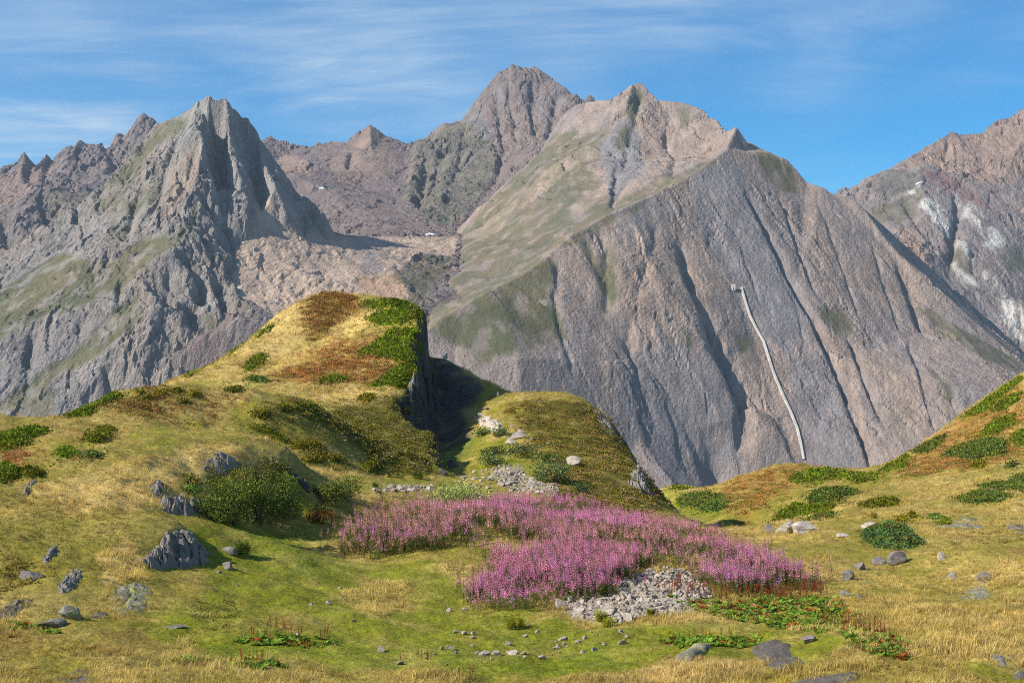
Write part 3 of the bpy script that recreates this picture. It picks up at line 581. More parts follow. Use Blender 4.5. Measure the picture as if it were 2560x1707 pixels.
GOLD = np.array((0.56, 0.395, 0.135)); GREEN = np.array((0.165, 0.185, 0.008)); OLIVE = np.array((0.215, 0.185, 0.026)); RUST = np.array((0.25, 0.105, 0.022))
HEATH = np.array((0.085, 0.075, 0.008)); SOIL = np.array((0.10, 0.075, 0.05)); STONE = np.array((0.34, 0.30, 0.26)); CLIFF_SHADE = np.array((0.06, 0.055, 0.05)); STRAW = np.array((0.50, 0.36, 0.14)); LUSH = np.array((0.115, 0.19, 0.006))  # the cliff rock colour is darkened to stand in for its shade
n1 = fbm(gx, gy, 14, 4, 1); n2 = fbm(gx, gy, 3.0, 4, 2); n3 = fbm(gx, gy*.6, 6.0, 4, 3); n4 = fbm(gx, gy, 2.0, 3, 70)
cover = np.repeat((GOLD*.6+OLIVE*.4)[None, None], gx.shape[0], 0).repeat(gx.shape[1], 1)
cover = mix(cover, OLIVE, np.clip(.66+1.3*n1+1.2*n2, 0, .95))
cover = mix(cover, np.array((.27, .165, .05)), np.clip(-.05+1.2*fbm(gx, gy, 9, 4, 8), 0, .7))
cover = mix(cover, STRAW, np.clip(.05+1.2*n3, 0, .5))
ZONES = [
    (OLIVE, [(0,1380),(330,1260),(520,1330),(420,1450),(240,1560),(0,1560)], 2.0, .45),
    (GREEN, [(480,1330),(700,1310),(860,1400),(1100,1400),(1260,1520),(1560,1580),(2000,1560),(2200,1590),(2100,1640),(1700,1640),(1500,1690),(1200,1690),(900,1660),(500,1640),(330,1560),(500,1500),(560,1430),(500,1370)], 3.0, .85),
    (LUSH, [(300,1660),(600,1600),(900,1590),(1300,1640),(1500,1600),(1600,1660),(1200,1707),(600,1707),(400,1720)], 3.0, .3),
    (LUSH, [(600,1320),(760,1300),(900,1400),(800,1450),(640,1420)], 2.0, .35),
    (GOLD, [(80,1240),(330,1150),(560,1110),(620,1130),(500,1190),(420,1230),(300,1270),(150,1290)], 2.5, .9), (GOLD, [(230,1400),(360,1340),(340,1440),(260,1470)], 1.5, .8),
    (OLIVE, [(300,1085),(480,1050),(620,1080),(560,1110),(420,1120),(330,1130)], 3.0, .5), (GREEN, [(330,1080),(450,1070),(430,1120),(350,1130)], 3.0, .5),
    (GOLD, [(900,1450),(1010,1450),(1030,1530),(900,1540),(860,1500)], 1.5, .6), (STRAW, [(230,1640),(500,1580),(560,1640),(700,1690),(500,1720),(200,1720)], 3.0, .4),
    (STRAW, [(1600,1680),(1800,1640),(1900,1700),(1600,1720)], 1.5, .8), (STRAW, [(1960,1560),(2150,1580),(2250,1640),(2150,1600)], 1.5, .8),
    (GOLD, [(2100,1500),(2300,1450),(2560,1480),(2560,1640),(2300,1640),(2180,1560)], 3.0, .35), (OLIVE, [(2250,1460),(2450,1440),(2500,1520),(2350,1540)], 2.0, .6),
    (GREEN, [(2380,1640),(2450,1640),(2560,1700),(2480,1710)], 1.0, .6),
    # far right hills
    (RUST, [(1790,1222),(1900,1172),(1960,1150),(2060,1160),(2000,1200),(1900,1260),(1860,1320),(1820,1300)], 4.0, .65), (RUST, [(2200,1180),(2350,1080),(2560,940),(2560,1150),(2400,1170),(2260,1200)], 4.0, .6),
    (GREEN, [(1660,1178),(1790,1226),(1840,1290),(1760,1320),(1680,1290),(1640,1190)], 3.0, .8), (OLIVE, [(1800,1240),(1900,1220),(1950,1290),(1850,1330)], 3.0, .6),
    (OLIVE, [(2060,1360),(2200,1300),(2300,1350),(2300,1440),(2150,1440)], 3.0, .5),
    # knoll
    (GOLD, [(690,765),(780,730),(820,740),(760,830),(720,900),(660,950),(470,950),(560,880),(620,840)], 2.0, .5), (STRAW, [(690,765),(760,740),(760,830),(700,900),(620,900)], 2.0, .6),
    (RUST, [(770,740),(860,722),(900,740),(890,800),(800,830),(760,830)], 5.0, .5), (GOLD, [(860,790),(930,790),(900,830),(760,900),(660,940),(700,890),(800,850)], 1.5, .9),
    (RUST, [(820,860),(920,840),(980,860),(1010,930),(900,950),(800,970),(680,945),(760,900)], 5.0, .5), (GOLD, [(750,965),(860,960),(1000,985),(980,1020),(880,1010),(800,1000)], 2.0, .85),
    (HEATH, [(830,1010),(900,1020),(1020,1010),(1040,1040),(1080,1100),(1093,1190),(1000,1190),(920,1150),(860,1090),(780,1060),(740,1010)], 2.5, .95),
    (HEATH, [(620,1080),(700,1060),(760,1090),(850,1150),(960,1190),(900,1180),(800,1120),(720,1100)], 2.0, .45),
    (GREEN, [(830,1200),(960,1190),(1100,1200),(1060,1240),(900,1240),(820,1230)], 2.0, .7), (GREEN, [(720,1170),(800,1280),(780,1300),(700,1230)], 1.5, .5),
    (CLIFF_SHADE, [(1075,850),(1120,890),(1215,968),(1196,998),(1154,1032),(1188,1085),(1188,1116),(1140,1150),(1096,1193),(1090,1100),(1040,1000),(1065,900)], 1.0, .97),  # cast shadow beside the cliff, painted into the ground colour
    # rib behind the flowers
    (HEATH, [(1310,1000),(1430,1003),(1500,1015),(1560,1090),(1640,1210),(1740,1300),(1600,1310),(1450,1260),(1380,1240),(1400,1160),(1320,1080)], 2.0, 1.0),
    (GREEN, [(1100,1130),(1200,1080),(1330,1120),(1380,1200),(1250,1250),(1080,1230)], 2.0, .7), (OLIVE, [(1215,970),(1300,1005),(1310,1050),(1250,1060)], 2.0, .7), (OLIVE, [(1340,1080),(1430,1090),(1420,1140),(1360,1130)], 2.0, .8),
    (STONE, [(1230,1170),(1300,1165),(1330,1200),(1400,1215),(1390,1235),(1290,1230),(1240,1200)], 1.0, .6), (STONE, [(930,1225),(1080,1215),(1070,1230),(940,1240)], .8, .6),
    (STONE, [(1390,1510),(1560,1450),(1720,1430),(1780,1490),(1720,1530),(1560,1550),(1430,1550)], .8, .8),
]
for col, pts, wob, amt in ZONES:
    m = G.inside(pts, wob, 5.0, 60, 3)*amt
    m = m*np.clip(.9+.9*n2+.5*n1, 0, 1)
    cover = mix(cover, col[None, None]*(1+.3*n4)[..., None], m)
# bare ground on the steepest banks and the cliff, shade painted into its colour
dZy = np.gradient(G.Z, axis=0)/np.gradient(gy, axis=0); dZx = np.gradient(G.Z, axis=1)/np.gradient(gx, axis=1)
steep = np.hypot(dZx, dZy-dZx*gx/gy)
cover = mix(cover, CLIFF_SHADE, sstep(1.1, 1.9, steep+.3*n2))
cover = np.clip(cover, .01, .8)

def ground_mat():
    m, N, L, b = new_mat('alpine_turf')
    a = N.new('ShaderNodeAttribute'); a.attribute_name = 'cover'
    f1 = n_noise(N, L, 2.2, 5, 0.75, (1, .6, 1)); f2 = n_noise(N, L, 0.5, 3, 0.6)
    k = n_math(N, L, 'ADD', n_range(N, L, f1, .25, .75, -.5, .45), n_range(N, L, f2, .3, .7, -.15, .15)); k = n_math(N, L, 'ADD', k, 1.0)
    L.new(n_mul(N, L, a.outputs['Color'], k), b.inputs['Base Color'])
    bp = N.new('ShaderNodeBump'); bp.inputs['Strength'].default_value = .9; bp.inputs['Distance'].default_value = .25
    L.new(n_noise(N, L, 3.0, 5, .7), bp.inputs['Height']); L.new(bp.outputs[0], b.inputs['Normal'])
    return m
field_mesh('ground', G, ground_mat(), cover)

# ------------------------------------------------------------------ plant and stone helpers
def gz(x, y): return G.sample(x, y)
crest = np.maximum.accumulate(np.where(gy > 40, G.Z/gy, -9), axis=0)      # how high the ground before each point reaches
def in_sight(x, y, tall): return gz(x, y)+tall > np.minimum(G.sample(x, y, crest), 9)*y-0.02*y*0.01
def leaf_mat(name, color=None, attr=None, inst=False, transl=.3, var=.25, rough=.7, scale=1.5):
    m, N, L, b = new_mat(name); b.inputs['Roughness'].default_value = rough; b.inputs['Specular IOR Level'].default_value = .04
    if attr: a = N.new('ShaderNodeAttribute'); a.attribute_name = attr; col = a.outputs['Color']
    elif inst: a = N.new('ShaderNodeAttribute'); a.attribute_type = 'INSTANCER'; a.attribute_name = 'tint'; col = a.outputs['Color']
    else: a = N.new('ShaderNodeRGB'); a.outputs[0].default_value = (*color, 1); col = a.outputs[0]
    if inst and attr:
        t = N.new('ShaderNodeAttribute'); t.attribute_type = 'INSTANCER'; t.attribute_name = 'tint'
        mm = N.new('ShaderNodeVectorMath'); mm.operation = 'MULTIPLY'; L.new(col, mm.inputs[0]); L.new(t.outputs['Color'], mm.inputs[1]); col = mm.outputs[0]
    oi = N.new('ShaderNodeObjectInfo'); geo = N.new('ShaderNodeNewGeometry')
    nz = n_noise(N, L, scale, 2, .6, vec=geo.outputs['Position'])
    k = n_math(N, L, 'ADD', n_range(N, L, nz, .3, .7, 1-var, 1+var), n_range(N, L, oi.outputs['Random'], 0, 1, -.12, .12))
    col = n_mul(N, L, col, k); L.new(col, b.inputs['Base Color'])
    tr = N.new('ShaderNodeBsdfTranslucent'); L.new(col, tr.inputs[0]); mx = N.new('ShaderNodeMixShader'); mx.inputs[0].default_value = transl
    L.new(b.outputs[0], mx.inputs[1]); L.new(tr.outputs[0], mx.inputs[2]); L.new(mx.outputs[0], N['Material Output'].inputs[0])
    return m
def rock_mat(name, col, lichen=None, amount=.0):
    m, N, L, b = new_mat(name)
    v = n_noise(N, L, 2.5, 6, .7); k = n_range(N, L, v, .25, .75, .6, 1.35)
    rgb = N.new('ShaderNodeRGB'); rgb.outputs[0].default_value = (*col, 1); oi = N.new('ShaderNodeObjectInfo')
    k = n_math(N, L, 'ADD', k, n_range(N, L, oi.outputs['Random'], 0, 1, -.15, .15)); c = n_mul(N, L, rgb.outputs[0], k)
    if lichen:
        mk = n_range(N, L, n_noise(N, L, 1.7, 5, .75), .60-amount, .68-amount, 0, .85); mx = N.new('ShaderNodeMix'); mx.data_type = 'RGBA'
        L.new(mk, mx.inputs[0]); L.new(c, mx.inputs[6]); mx.inputs[7].default_value = (*lichen, 1); c = mx.outputs[2]
    L.new(c, b.inputs['Base Color'])
    bp = N.new('ShaderNodeBump'); bp.inputs['Strength'].default_value = .8; bp.inputs['Distance'].default_value = .12
    L.new(n_noise(N, L, 5, 6, .75, (1, 1, 2.2)), bp.inputs['Height']); L.new(bp.outputs[0], b.inputs['Normal'])
    return m

def scatter(name, protos, P, rot, scl, tint, label, cat=None):
    """one mass of small plants or stones nobody could count: copies of a few shapes on points"""
    me = bpy.data.meshes.new(name); n = len(P); me.vertices.add(n); me.vertices.foreach_set('co', np.ascontiguousarray(P, np.float32).ravel())
    set_color(me, 'tint', tint)
    a = me.attributes.new('rot', 'FLOAT_VECTOR', 'POINT'); a.data.foreach_set('vector', np.ascontiguousarray(rot, np.float32).ravel())
    a = me.attributes.new('scl', 'FLOAT_VECTOR', 'POINT'); a.data.foreach_set('vector', np.ascontiguousarray(scl if scl.ndim == 2 else np.repeat(scl[:, None], 3, 1), np.float32).ravel())
    a = me.attributes.new('pick', 'INT', 'POINT'); a.data.foreach_set('value', RNG.integers(0, len(protos), n).astype(np.int32))
    o = link(name, me); g = bpy.data.node_groups.new(name+'_scatter', 'GeometryNodeTree')
    g.interface.new_socket('Geometry', in_out='INPUT', socket_type='NodeSocketGeometry'); g.interface.new_socket('Geometry', in_out='OUTPUT', socket_type='NodeSocketGeometry')
    N, L = g.nodes, g.links; gi = N.new('NodeGroupInput'); go = N.new('NodeGroupOutput'); jn = N.new('GeometryNodeJoinGeometry'); L.new(jn.outputs[0], go.inputs[0])
    def attr(nm, ty): q = N.new('GeometryNodeInputNamedAttribute'); q.data_type = ty; q.inputs[0].default_value = nm; return q.outputs[0]
    for k, pm in enumerate(protos):
        ip = N.new('GeometryNodeInstanceOnPoints'); oi = N.new('GeometryNodeObjectInfo'); oi.inputs[0].default_value = pm
        er = N.new('FunctionNodeEulerToRotation'); L.new(attr('rot', 'FLOAT_VECTOR'), er.inputs[0]); L.new(er.outputs[0], ip.inputs['Rotation'])
        L.new(attr('scl', 'FLOAT_VECTOR'), ip.inputs['Scale'])
        cmp = N.new('FunctionNodeCompare'); cmp.data_type = 'INT'; cmp.operation = 'EQUAL'; L.new(attr('pick', 'INT'), cmp.inputs['A'] if False else [i for i in cmp.inputs if i.type == 'INT'][0])
        [i for i in cmp.inputs if i.type == 'INT'][1].default_value = k; L.new(cmp.outputs[0], ip.inputs['Selection'])
        L.new(gi.outputs[0], ip.inputs['Points']); L.new(oi.outputs['Geometry'], ip.inputs['Instance']); L.new(ip.outputs[0], jn.inputs[0])
    md = o.modifiers.new('scatter', 'NODES'); md.node_group = g
    return tag(o, label, cat, None, 'stuff')
def pmesh(name, V, Fc, mats, mi=None, cols=None):
    me = bpy.data.meshes.new(name); me.from_pydata([tuple(v) for v in V], [], [tuple(f) for f in Fc])
    for m in mats: me.materials.append(m)
    if mi is not None: me.polygons.foreach_set('material_index', np.array(mi, np.int32))
    if cols is not None: set_color(me, 'leafcol', np.array(cols))
    return me
def proto(me): return bpy.data.objects.new(me.name, me)
def blade(V, Fc, base, ang, lean, h, w):
    c, s_ = math.cos(ang), math.sin(ang); n = len(V); bx, by, bz = base
    V += [(bx-s_*w, by+c*w, bz), (bx+s_*w, by-c*w, bz), (bx+c*lean*.35+s_*w*.7, by+s_*lean*.35-c*w*.7, bz+h*.6), (bx+c*lean*.35-s_*w*.7, by+s_*lean*.35+c*w*.7, bz+h*.6), (bx+c*lean, by+s_*lean, bz+h)]
    Fc += [(n, n+1, n+2, n+3), (n+3, n+2, n+4)]
def quad(V, Fc, c, d, u, l, w):
    """a leaf of length l along d, width w along u, from point c"""
    n = len(V); c = Vector(c); d = Vector(d).normalized(); u = Vector(u).normalized()
    V += [tuple(c), tuple(c+d*l*.5+u*w*.5), tuple(c+d*l), tuple(c+d*l*.5-u*w*.5)]; Fc += [(n, n+1, n+2, n+3)]
def rvec(): 
    a = random.uniform(0, 6.283); z = random.uniform(-1, 1); r = math.sqrt(1-z*z); return Vector((r*math.cos(a), r*math.sin(a), z))
def in_region(pts, n, world=False):
    """n random plan points inside an outline given by photograph points, as many per picture area near and far"""
    P = np.array([(p[0]/p[1], math.log(p[1])) for p in (pts if world else G.plan(pts))])
    lo, hi = P.min(0), P.max(0); out = np.zeros((0, 2))
    for _ in range(40):
        q = RNG.uniform(lo, hi, (n*2, 2)); q = q[in_poly(q[:, 0], q[:, 1], P)]; out = np.concatenate((out, q))
        if len(out) >= n: break
    out = out[:n]; y = np.exp(out[:, 1]); return np.stack((out[:, 0]*y, y), -1)

# ------------------------------------------------------------------ grass
M_grass = leaf_mat('grass_blade', inst=True, transl=.35, var=.2, scale=.4)
tufts = []
for k in range(4):
    V, Fc = [], []
    for i in range(15):
        a = random.uniform(0, 6.283); r = random.uniform(0, .5)
        blade(V, Fc, (r*math.cos(a), r*math.sin(a), -.05), random.uniform(0, 6.283), random.uniform(.1, .65), random.uniform(.45, 1.0), random.uniform(.014, .032))
    tufts.append(proto(pmesh('grass_tuft', V, Fc, [M_grass])))
NG = 170000
u = RNG.uniform(-.42, .42, NG); y = np.exp(RNG.uniform(math.log(42), math.log(310), NG)); x = u*y
rockish = np.maximum(sstep(.9, 1.3, steep), 0)
keep = (RNG.random(NG) > G.sample(x, y, rockish)) & in_sight(x, y, .6)
stone_m = np.zeros_like(gx)
STONE_ZONES = [[(1390,1512),(1420,1490),(1480,1500),(1540,1480),(1570,1440),(1660,1420),(1720,1430),(1770,1470),(1780,1500),(1720,1510),(1700,1535),(1560,1555),(1440,1547)],
               [(1230,1175),(1262,1160),(1300,1165),(1330,1200),(1400,1215),(1395,1240),(1290,1235),(1240,1205)]]
for q in STONE_ZONES: stone_m = np.maximum(stone_m, G.inside(q, .5, 5.0, 60, 1))
shade_m = G.inside([(1075,850),(1120,890),(1215,968),(1196,998),(1154,1032),(1188,1085),(1188,1116),(1140,1150),(1096,1193),(1090,1100),(1040,1000),(1065,900)], 1.0, 5.0, 60, 1)  # outline of the painted cliff shadow, kept free of grass
keep &= (G.sample(x, y, shade_m) < .5) & ((G.sample(x, y, stone_m) < .5) | (RNG.random(NG) < .25))
x, y = x[keep], y[keep]; n = len(x)
tint = G.sample(x, y, cover)*RNG.uniform(.75, 1.35, (n, 1))
straw = (RNG.random(n) < .07)[:, None]; tint = np.where(straw, tint*.5+np.array(STRAW)*.6, tint)
sz = RNG.uniform(.16, .42, n)*(1+np.clip(y-90, 0, 200)/170)
pz = fbm(x, y, 2.6, 3, 150); tint = tint*(1+.45*pz)[:, None]; sz = sz*(1+.7*fbm(x, y, 4.0, 2, 160)); gold = sstep(.22, .42, G.sample(x, y, cover)[:, 0]); sz = sz*(.36+.62*gold); tint = tint*1.25
scatter('grass', tufts, np.stack((x, y, gz(x, y)-.02), -1), np.stack((RNG.normal(0, .08, n), RNG.normal(0, .08, n), RNG.uniform(0, 6.28, n)), -1), np.stack((sz*1.15, sz*1.15, sz), -1), np.clip(tint, .01, .8), 'green and straw coloured alpine grass covering the slopes', 'grass')

# taller straw tussocks in drifts
NT = 16000; u = RNG.uniform(-.42, .42, NT); y = np.exp(RNG.uniform(math.log(43), math.log(230), NT)); x = u*y
cv = G.sample(x, y, cover); w_ = sstep(.27, .42, cv[:, 0])*sstep(.0, .35, fbm(x, y, 7, 3, 170)+.25*fbm(x, y, 2, 2, 171)+.12)
keep = (RNG.random(NT) < w_) & in_sight(x, y, .5) & (G.sample(x, y, rockish) < .4) & (G.sample(x, y, stone_m) < .4) & (G.sample(x, y, shade_m) < .4)
x, y, cv = x[keep], y[keep], cv[keep]; n = len(x); sz = RNG.uniform(.35, .75, n)*(1+np.clip(y-100, 0, 200)/260)
tint = (cv*.5+np.array(STRAW)*.6)*RNG.uniform(.8, 1.35, (n, 1))
scatter('straw_grass', tufts, np.stack((x, y, gz(x, y)-.03), -1), np.stack((RNG.normal(0, .1, n), RNG.normal(0, .1, n), RNG.uniform(0, 6.28, n)), -1), np.stack((sz*.8, sz*.8, sz*.85), -1), np.clip(tint, .01, .8), 'tall pale straw tussocks drifting across the golden slopes', 'grass')

# ------------------------------------------------------------------ low heath: bilberry and heather clumps in rust, brown and olive
M_heath = leaf_mat('heath_leaf', inst=True, transl=.2, var=.3, scale=1.2)
clumps = []
for k in range(4):
    V, Fc = [], []
    for i in range(46):
        d = rvec(); d.z = abs(d.z)*.75; c = d*random.uniform(.55, 1.0); c.z *= .55
        quad(V, Fc, c, (d+rvec()*.9), rvec(), random.uniform(.22, .38), random.uniform(.14, .24))
    clumps.append(proto(pmesh('heath_clump', V, Fc, [M_heath])))
HEATHS = [  # outline, how many, colours, size
    ([(780,745),(860,722),(895,740),(900,790),(840,800),(800,835),(760,835),(760,790)], 620, ((.20,.085,.03),(.15,.075,.025),(.11,.08,.02)), .75),
    ([(820,862),(925,842),(985,865),(1010,930),(900,950),(800,968),(690,945),(760,902)], 1500, ((.25,.105,.035),(.20,.09,.03),(.13,.08,.02)), .62),
    ([(900,860),(980,850),(960,900),(880,900)], 160, ((.27,.12,.035),(.2,.1,.03)), .6),
    ([(830,1012),(900,1022),(1020,1010),(1040,1042),(1080,1100),(1090,1190),(1000,1192),(920,1155),(860,1092),(780,1062),(735,1012)], 3400, ((.085,.08,.012),(.12,.10,.015),(.075,.075,.012),(.14,.115,.05)), .62),
    ([(720,1100),(800,1120),(900,1180),(960,1195),(850,1165),(760,1130)], 200, ((.10,.09,.015),(.13,.09,.02)), .55),
    ([(1310,1002),(1430,1004),(1500,1017),(1560,1092),(1640,1210),(1735,1300),(1600,1312),(1450,1262),(1390,1240),(1410,1160),(1300,1085),(1260,1010)], 4300, ((.10,.09,.013),(.135,.085,.02),(.085,.085,.014),(.15,.10,.04)), .62),
    ([(1795,1224),(1900,1174),(1960,1152),(2060,1162),(2000,1200),(1900,1260),(1870,1320),(1830,1300)], 700, ((.20,.085,.03),(.13,.09,.02),(.10,.10,.02)), .85),
    ([(2205,1182),(2350,1082),(2560,945),(2560,1140),(2400,1170),(2260,1202)], 900, ((.19,.08,.03),(.12,.08,.02),(.09,.10,.02)), .85),
    ([(310,985),(480,975),(560,990),(480,1020),(330,1035),(230,1030)], 260, ((.16,.08,.03),(.12,.075,.025),(.10,.085,.02)), .6),
    ([(2250,1160),(2400,1060),(2560,960),(2560,1120),(2440,1180),(2320,1190)], 700, ((.22,.085,.025),(.15,.085,.02)), .7),
    ([(1800,1230),(1880,1190),(1960,1165),(1960,1240),(1880,1290)], 350, ((.22,.09,.025),(.17,.10,.02)), .7),
    ([(230,1000),(420,970),(560,985),(620,1010),(560,1040),(330,1040)], 240, ((.17,.085,.025),(.12,.085,.015)), .45),
    ([(0,1260),(200,1290),(340,1300),(300,1420),(120,1480),(0,1480)], 300, ((.13,.11,.018),(.16,.10,.03),(.11,.10,.015)), .26),
    ([(2080,1400),(2350,1420),(2560,1440),(2560,1580),(2300,1560),(2120,1520)], 380, ((.15,.12,.02),(.18,.11,.035),(.12,.11,.015)), .24),
    ([(0,1140),(60,1120),(90,1140),(40,1170),(0,1180)], 130, ((.22,.08,.03),(.18,.08,.03)), .5),
    ([(640,1010),(720,1000),(840,1020),(760,1060),(640,1070)], 190, ((.10,.085,.02),(.13,.10,.03)), .6),
    ([(2400,1340),(2560,1290),(2565,1340),(2440,1370)], 200, ((.14,.09,.03),(.11,.09,.02)), .5),
    ([(1300,1030),(1400,1010),(1420,1100),(1330,1110)], 120, ((.12,.09,.016),(.10,.09,.016)), .6),
    ([(2150,1560),(2350,1600),(2250,1700),(2100,1680)], 120, ((.13,.075,.03),(.12,.09,.03)), .28), ([(1650,1640),(1780,1640),(1760,1690),(1640,1690)], 90, ((.15,.08,.03),(.14,.09,.03)), .26),
    ([(480,1530),(560,1500),(600,1560),(520,1580)], 40, ((.10,.09,.02),), .4), ([(0,1420),(70,1410),(60,1480),(0,1500)], 80, ((.10,.075,.02),(.12,.09,.02)), .5)]
PP, TT, SS = [], [], []
for pts, n, cols, s0 in HEATHS:
    q = in_region(pts, n); q = q+RNG.normal(0, .0055, (len(q), 2))*q[:, 1:]*np.array((1, 2.2)); k = np.clip(.72+1.7*fbm(q[:, 0], q[:, 1], 4.0, 3, 90), 0, 1) > RNG.random(len(q))*.9; q = q[k]
    c = np.array(cols)[RNG.integers(0, len(cols), len(q))]*RNG.uniform(.7, 1.35, (len(q), 1))
    PP.append(q); TT.append(c); SS.append(s0*RNG.uniform(.5, 1.15, len(q)))
q = np.concatenate(PP); tt = np.concatenate(TT)*1.9; ss = np.concatenate(SS); n = len(q)
scatter('heath', clumps, np.stack((q[:, 0], q[:, 1], gz(q[:, 0], q[:, 1])-.12*ss), -1), np.stack((RNG.normal(0, .15, n), RNG.normal(0, .15, n), RNG.uniform(0, 6.28, n)), -1), np.stack((ss, ss, ss*RNG.uniform(.6, 1.0, n)), -1), tt, 'rust brown and olive heath carpeting the knoll and the ribs', 'heath')

# ------------------------------------------------------------------ spreading evergreen mats, each its own shrub
M_leaf = leaf_mat('shrub_leaf', attr='leafcol', transl=.22, var=.28, scale=.9)
def edge_dist(x, y, P):
    best = np.full(np.shape(x), 1e9)
    for k in range(len(P)):
        a, b = P[k-1], P[k]; d = b-a; t = np.clip(((x-a[0])*d[0]+(y-a[1])*d[1])/(d@d+1e-9), 0, 1)
        best = np.minimum(best, np.hypot(x-a[0]-t*d[0], y-a[1]-t*d[1]))
    return best
def tri_leaves(C3, D, ln, wd, cols):
    """many pointed leaves at once: base points, directions, lengths, widths"""
    n = len(C3); D = D/np.linalg.norm(D, axis=1, keepdims=True); R = RNG.normal(size=(n, 3)); U = np.cross(D, R); U /= np.linalg.norm(U, axis=1, keepdims=True)+1e-9
    V = np.stack((C3-U*wd[:, None]*.3, C3+D*ln[:, None]*.55+U*wd[:, None]*.5, C3+D*ln[:, None], C3+D*ln[:, None]*.55-U*wd[:, None]*.5), 1).reshape(-1, 3)
    return V, np.arange(4*n).reshape(n, 4), np.repeat(cols, 4, 0)
def mat_shrub(name, pts, h, col, label, group, cat='shrub', dense=1.0):
    W = G.plan(pts); ctr = W.mean(0); Y = ctr[1]; leaf = max(.16, Y*.0013)
    area = abs(np.sum(W[:, 0]*np.roll(W[:, 1], 1)-W[:, 1]*np.roll(W[:, 0], 1)))/2
    n = int(np.clip(area/leaf**2*2.2*dense, 60, 5200))
    q = in_region(W, n, True); q = q+RNG.normal(0, 1, (n, 2))*np.array((.0035, .009))*Y*(RNG.random((n, 1)) < .45); x, y = q[:, 0], q[:, 1]; ed = edge_dist(x, y, W)*in_poly(x, y, W); dm = max(np.percentile(ed, 95), .1)
    prof = h*np.sqrt(np.clip(ed/dm, 0, 1))*(.85+.35*fbm(x, y, 1.6, 3, 5))
    z = gz(x, y)+prof*RNG.uniform(.65, 1.0, n)
    D = np.stack((RNG.normal(0, .6, n), RNG.normal(0, .6, n), RNG.uniform(.1, 1.0, n)), -1)
    c = np.array(col)*RNG.uniform(.55, 1.5, (n, 1))*np.array((1, 1, 1)); c = c*(1+.5*fbm(x, y, 2.4, 3, 7))[:, None]; ol = np.clip(.15+1.3*fbm(x, y, 3.5, 2, 17), 0, .7)[:, None]; c = c*(1-ol)+np.array((.17, .16, .02))*RNG.uniform(.6, 1.3, (n, 1))*ol; dead = RNG.random(n) < .05; c[dead] = (.16, .09, .04)
    V, Fq, cc = tri_leaves(np.stack((x, y, z), -1), D, leaf*RNG.uniform(1.0, 1.9, n), leaf*RNG.uniform(.55, 1.0, n), c)
    # woody cushion below the leaves
    lo, hi = W.min(0), W.max(0); m = int(np.clip(np.hypot(*(hi-lo))/.5, 8, 34)); ax, ay = np.meshgrid(np.linspace(lo[0], hi[0], m), np.linspace(lo[1], hi[1], m))
    ins = in_poly(ax, ay, W); e2 = edge_dist(ax, ay, W); az = gz(ax, ay)+np.where(ins, h*np.sqrt(np.clip(e2/dm, 0, 1))*.75, 0)-.08
    idx = np.arange(m*m).reshape(m, m); ok = ins[:-1, :-1] | ins[1:, :-1] | ins[:-1, 1:] | ins[1:, 1:]
    Fc = np.stack((idx[:-1, :-1], idx[:-1, 1:], idx[1:, 1:], idx[1:, :-1]), -1)[ok]
    V2 = np.stack((ax, ay, az), -1).reshape(-1, 3); used = np.unique(Fc); new = np.full(m*m, -1); new[used] = np.arange(len(used))
    org = np.array((ctr[0], ctr[1], float(gz(ctr[0], ctr[1]))))
    me = raw_mesh(name, V2[used]-org, new[Fc], 4); set_color(me, 'leafcol', np.repeat(np.array([col])*.6, len(used), 0)); smooth(me)
    o = link(name, me, M_leaf); o.location = org; tag(o, label, cat, group)
    me = raw_mesh('foliage', V-org, Fq, 4); set_color(me, 'leafcol', cc); link('foliage', me, M_leaf, o); return o
def ell(cx, cy, rx, ry, n=12): return [(cx+rx*math.cos(2*math.pi*i/n)*random.uniform(.85, 1.1), cy+ry*math.sin(2*math.pi*i/n)*random.uniform(.85, 1.1)) for i in range(n)]
JG, JB, OL, DK = (.14,.195,.012), (.10,.15,.028), (.18,.165,.010), (.12,.13,.010)
gk, gh, gr, gs = 'evergreen mats on the central knoll', 'evergreen mats on the golden hillock', 'evergreen mats on the hills by the saddle', 'evergreen mats on the steep right hillside'
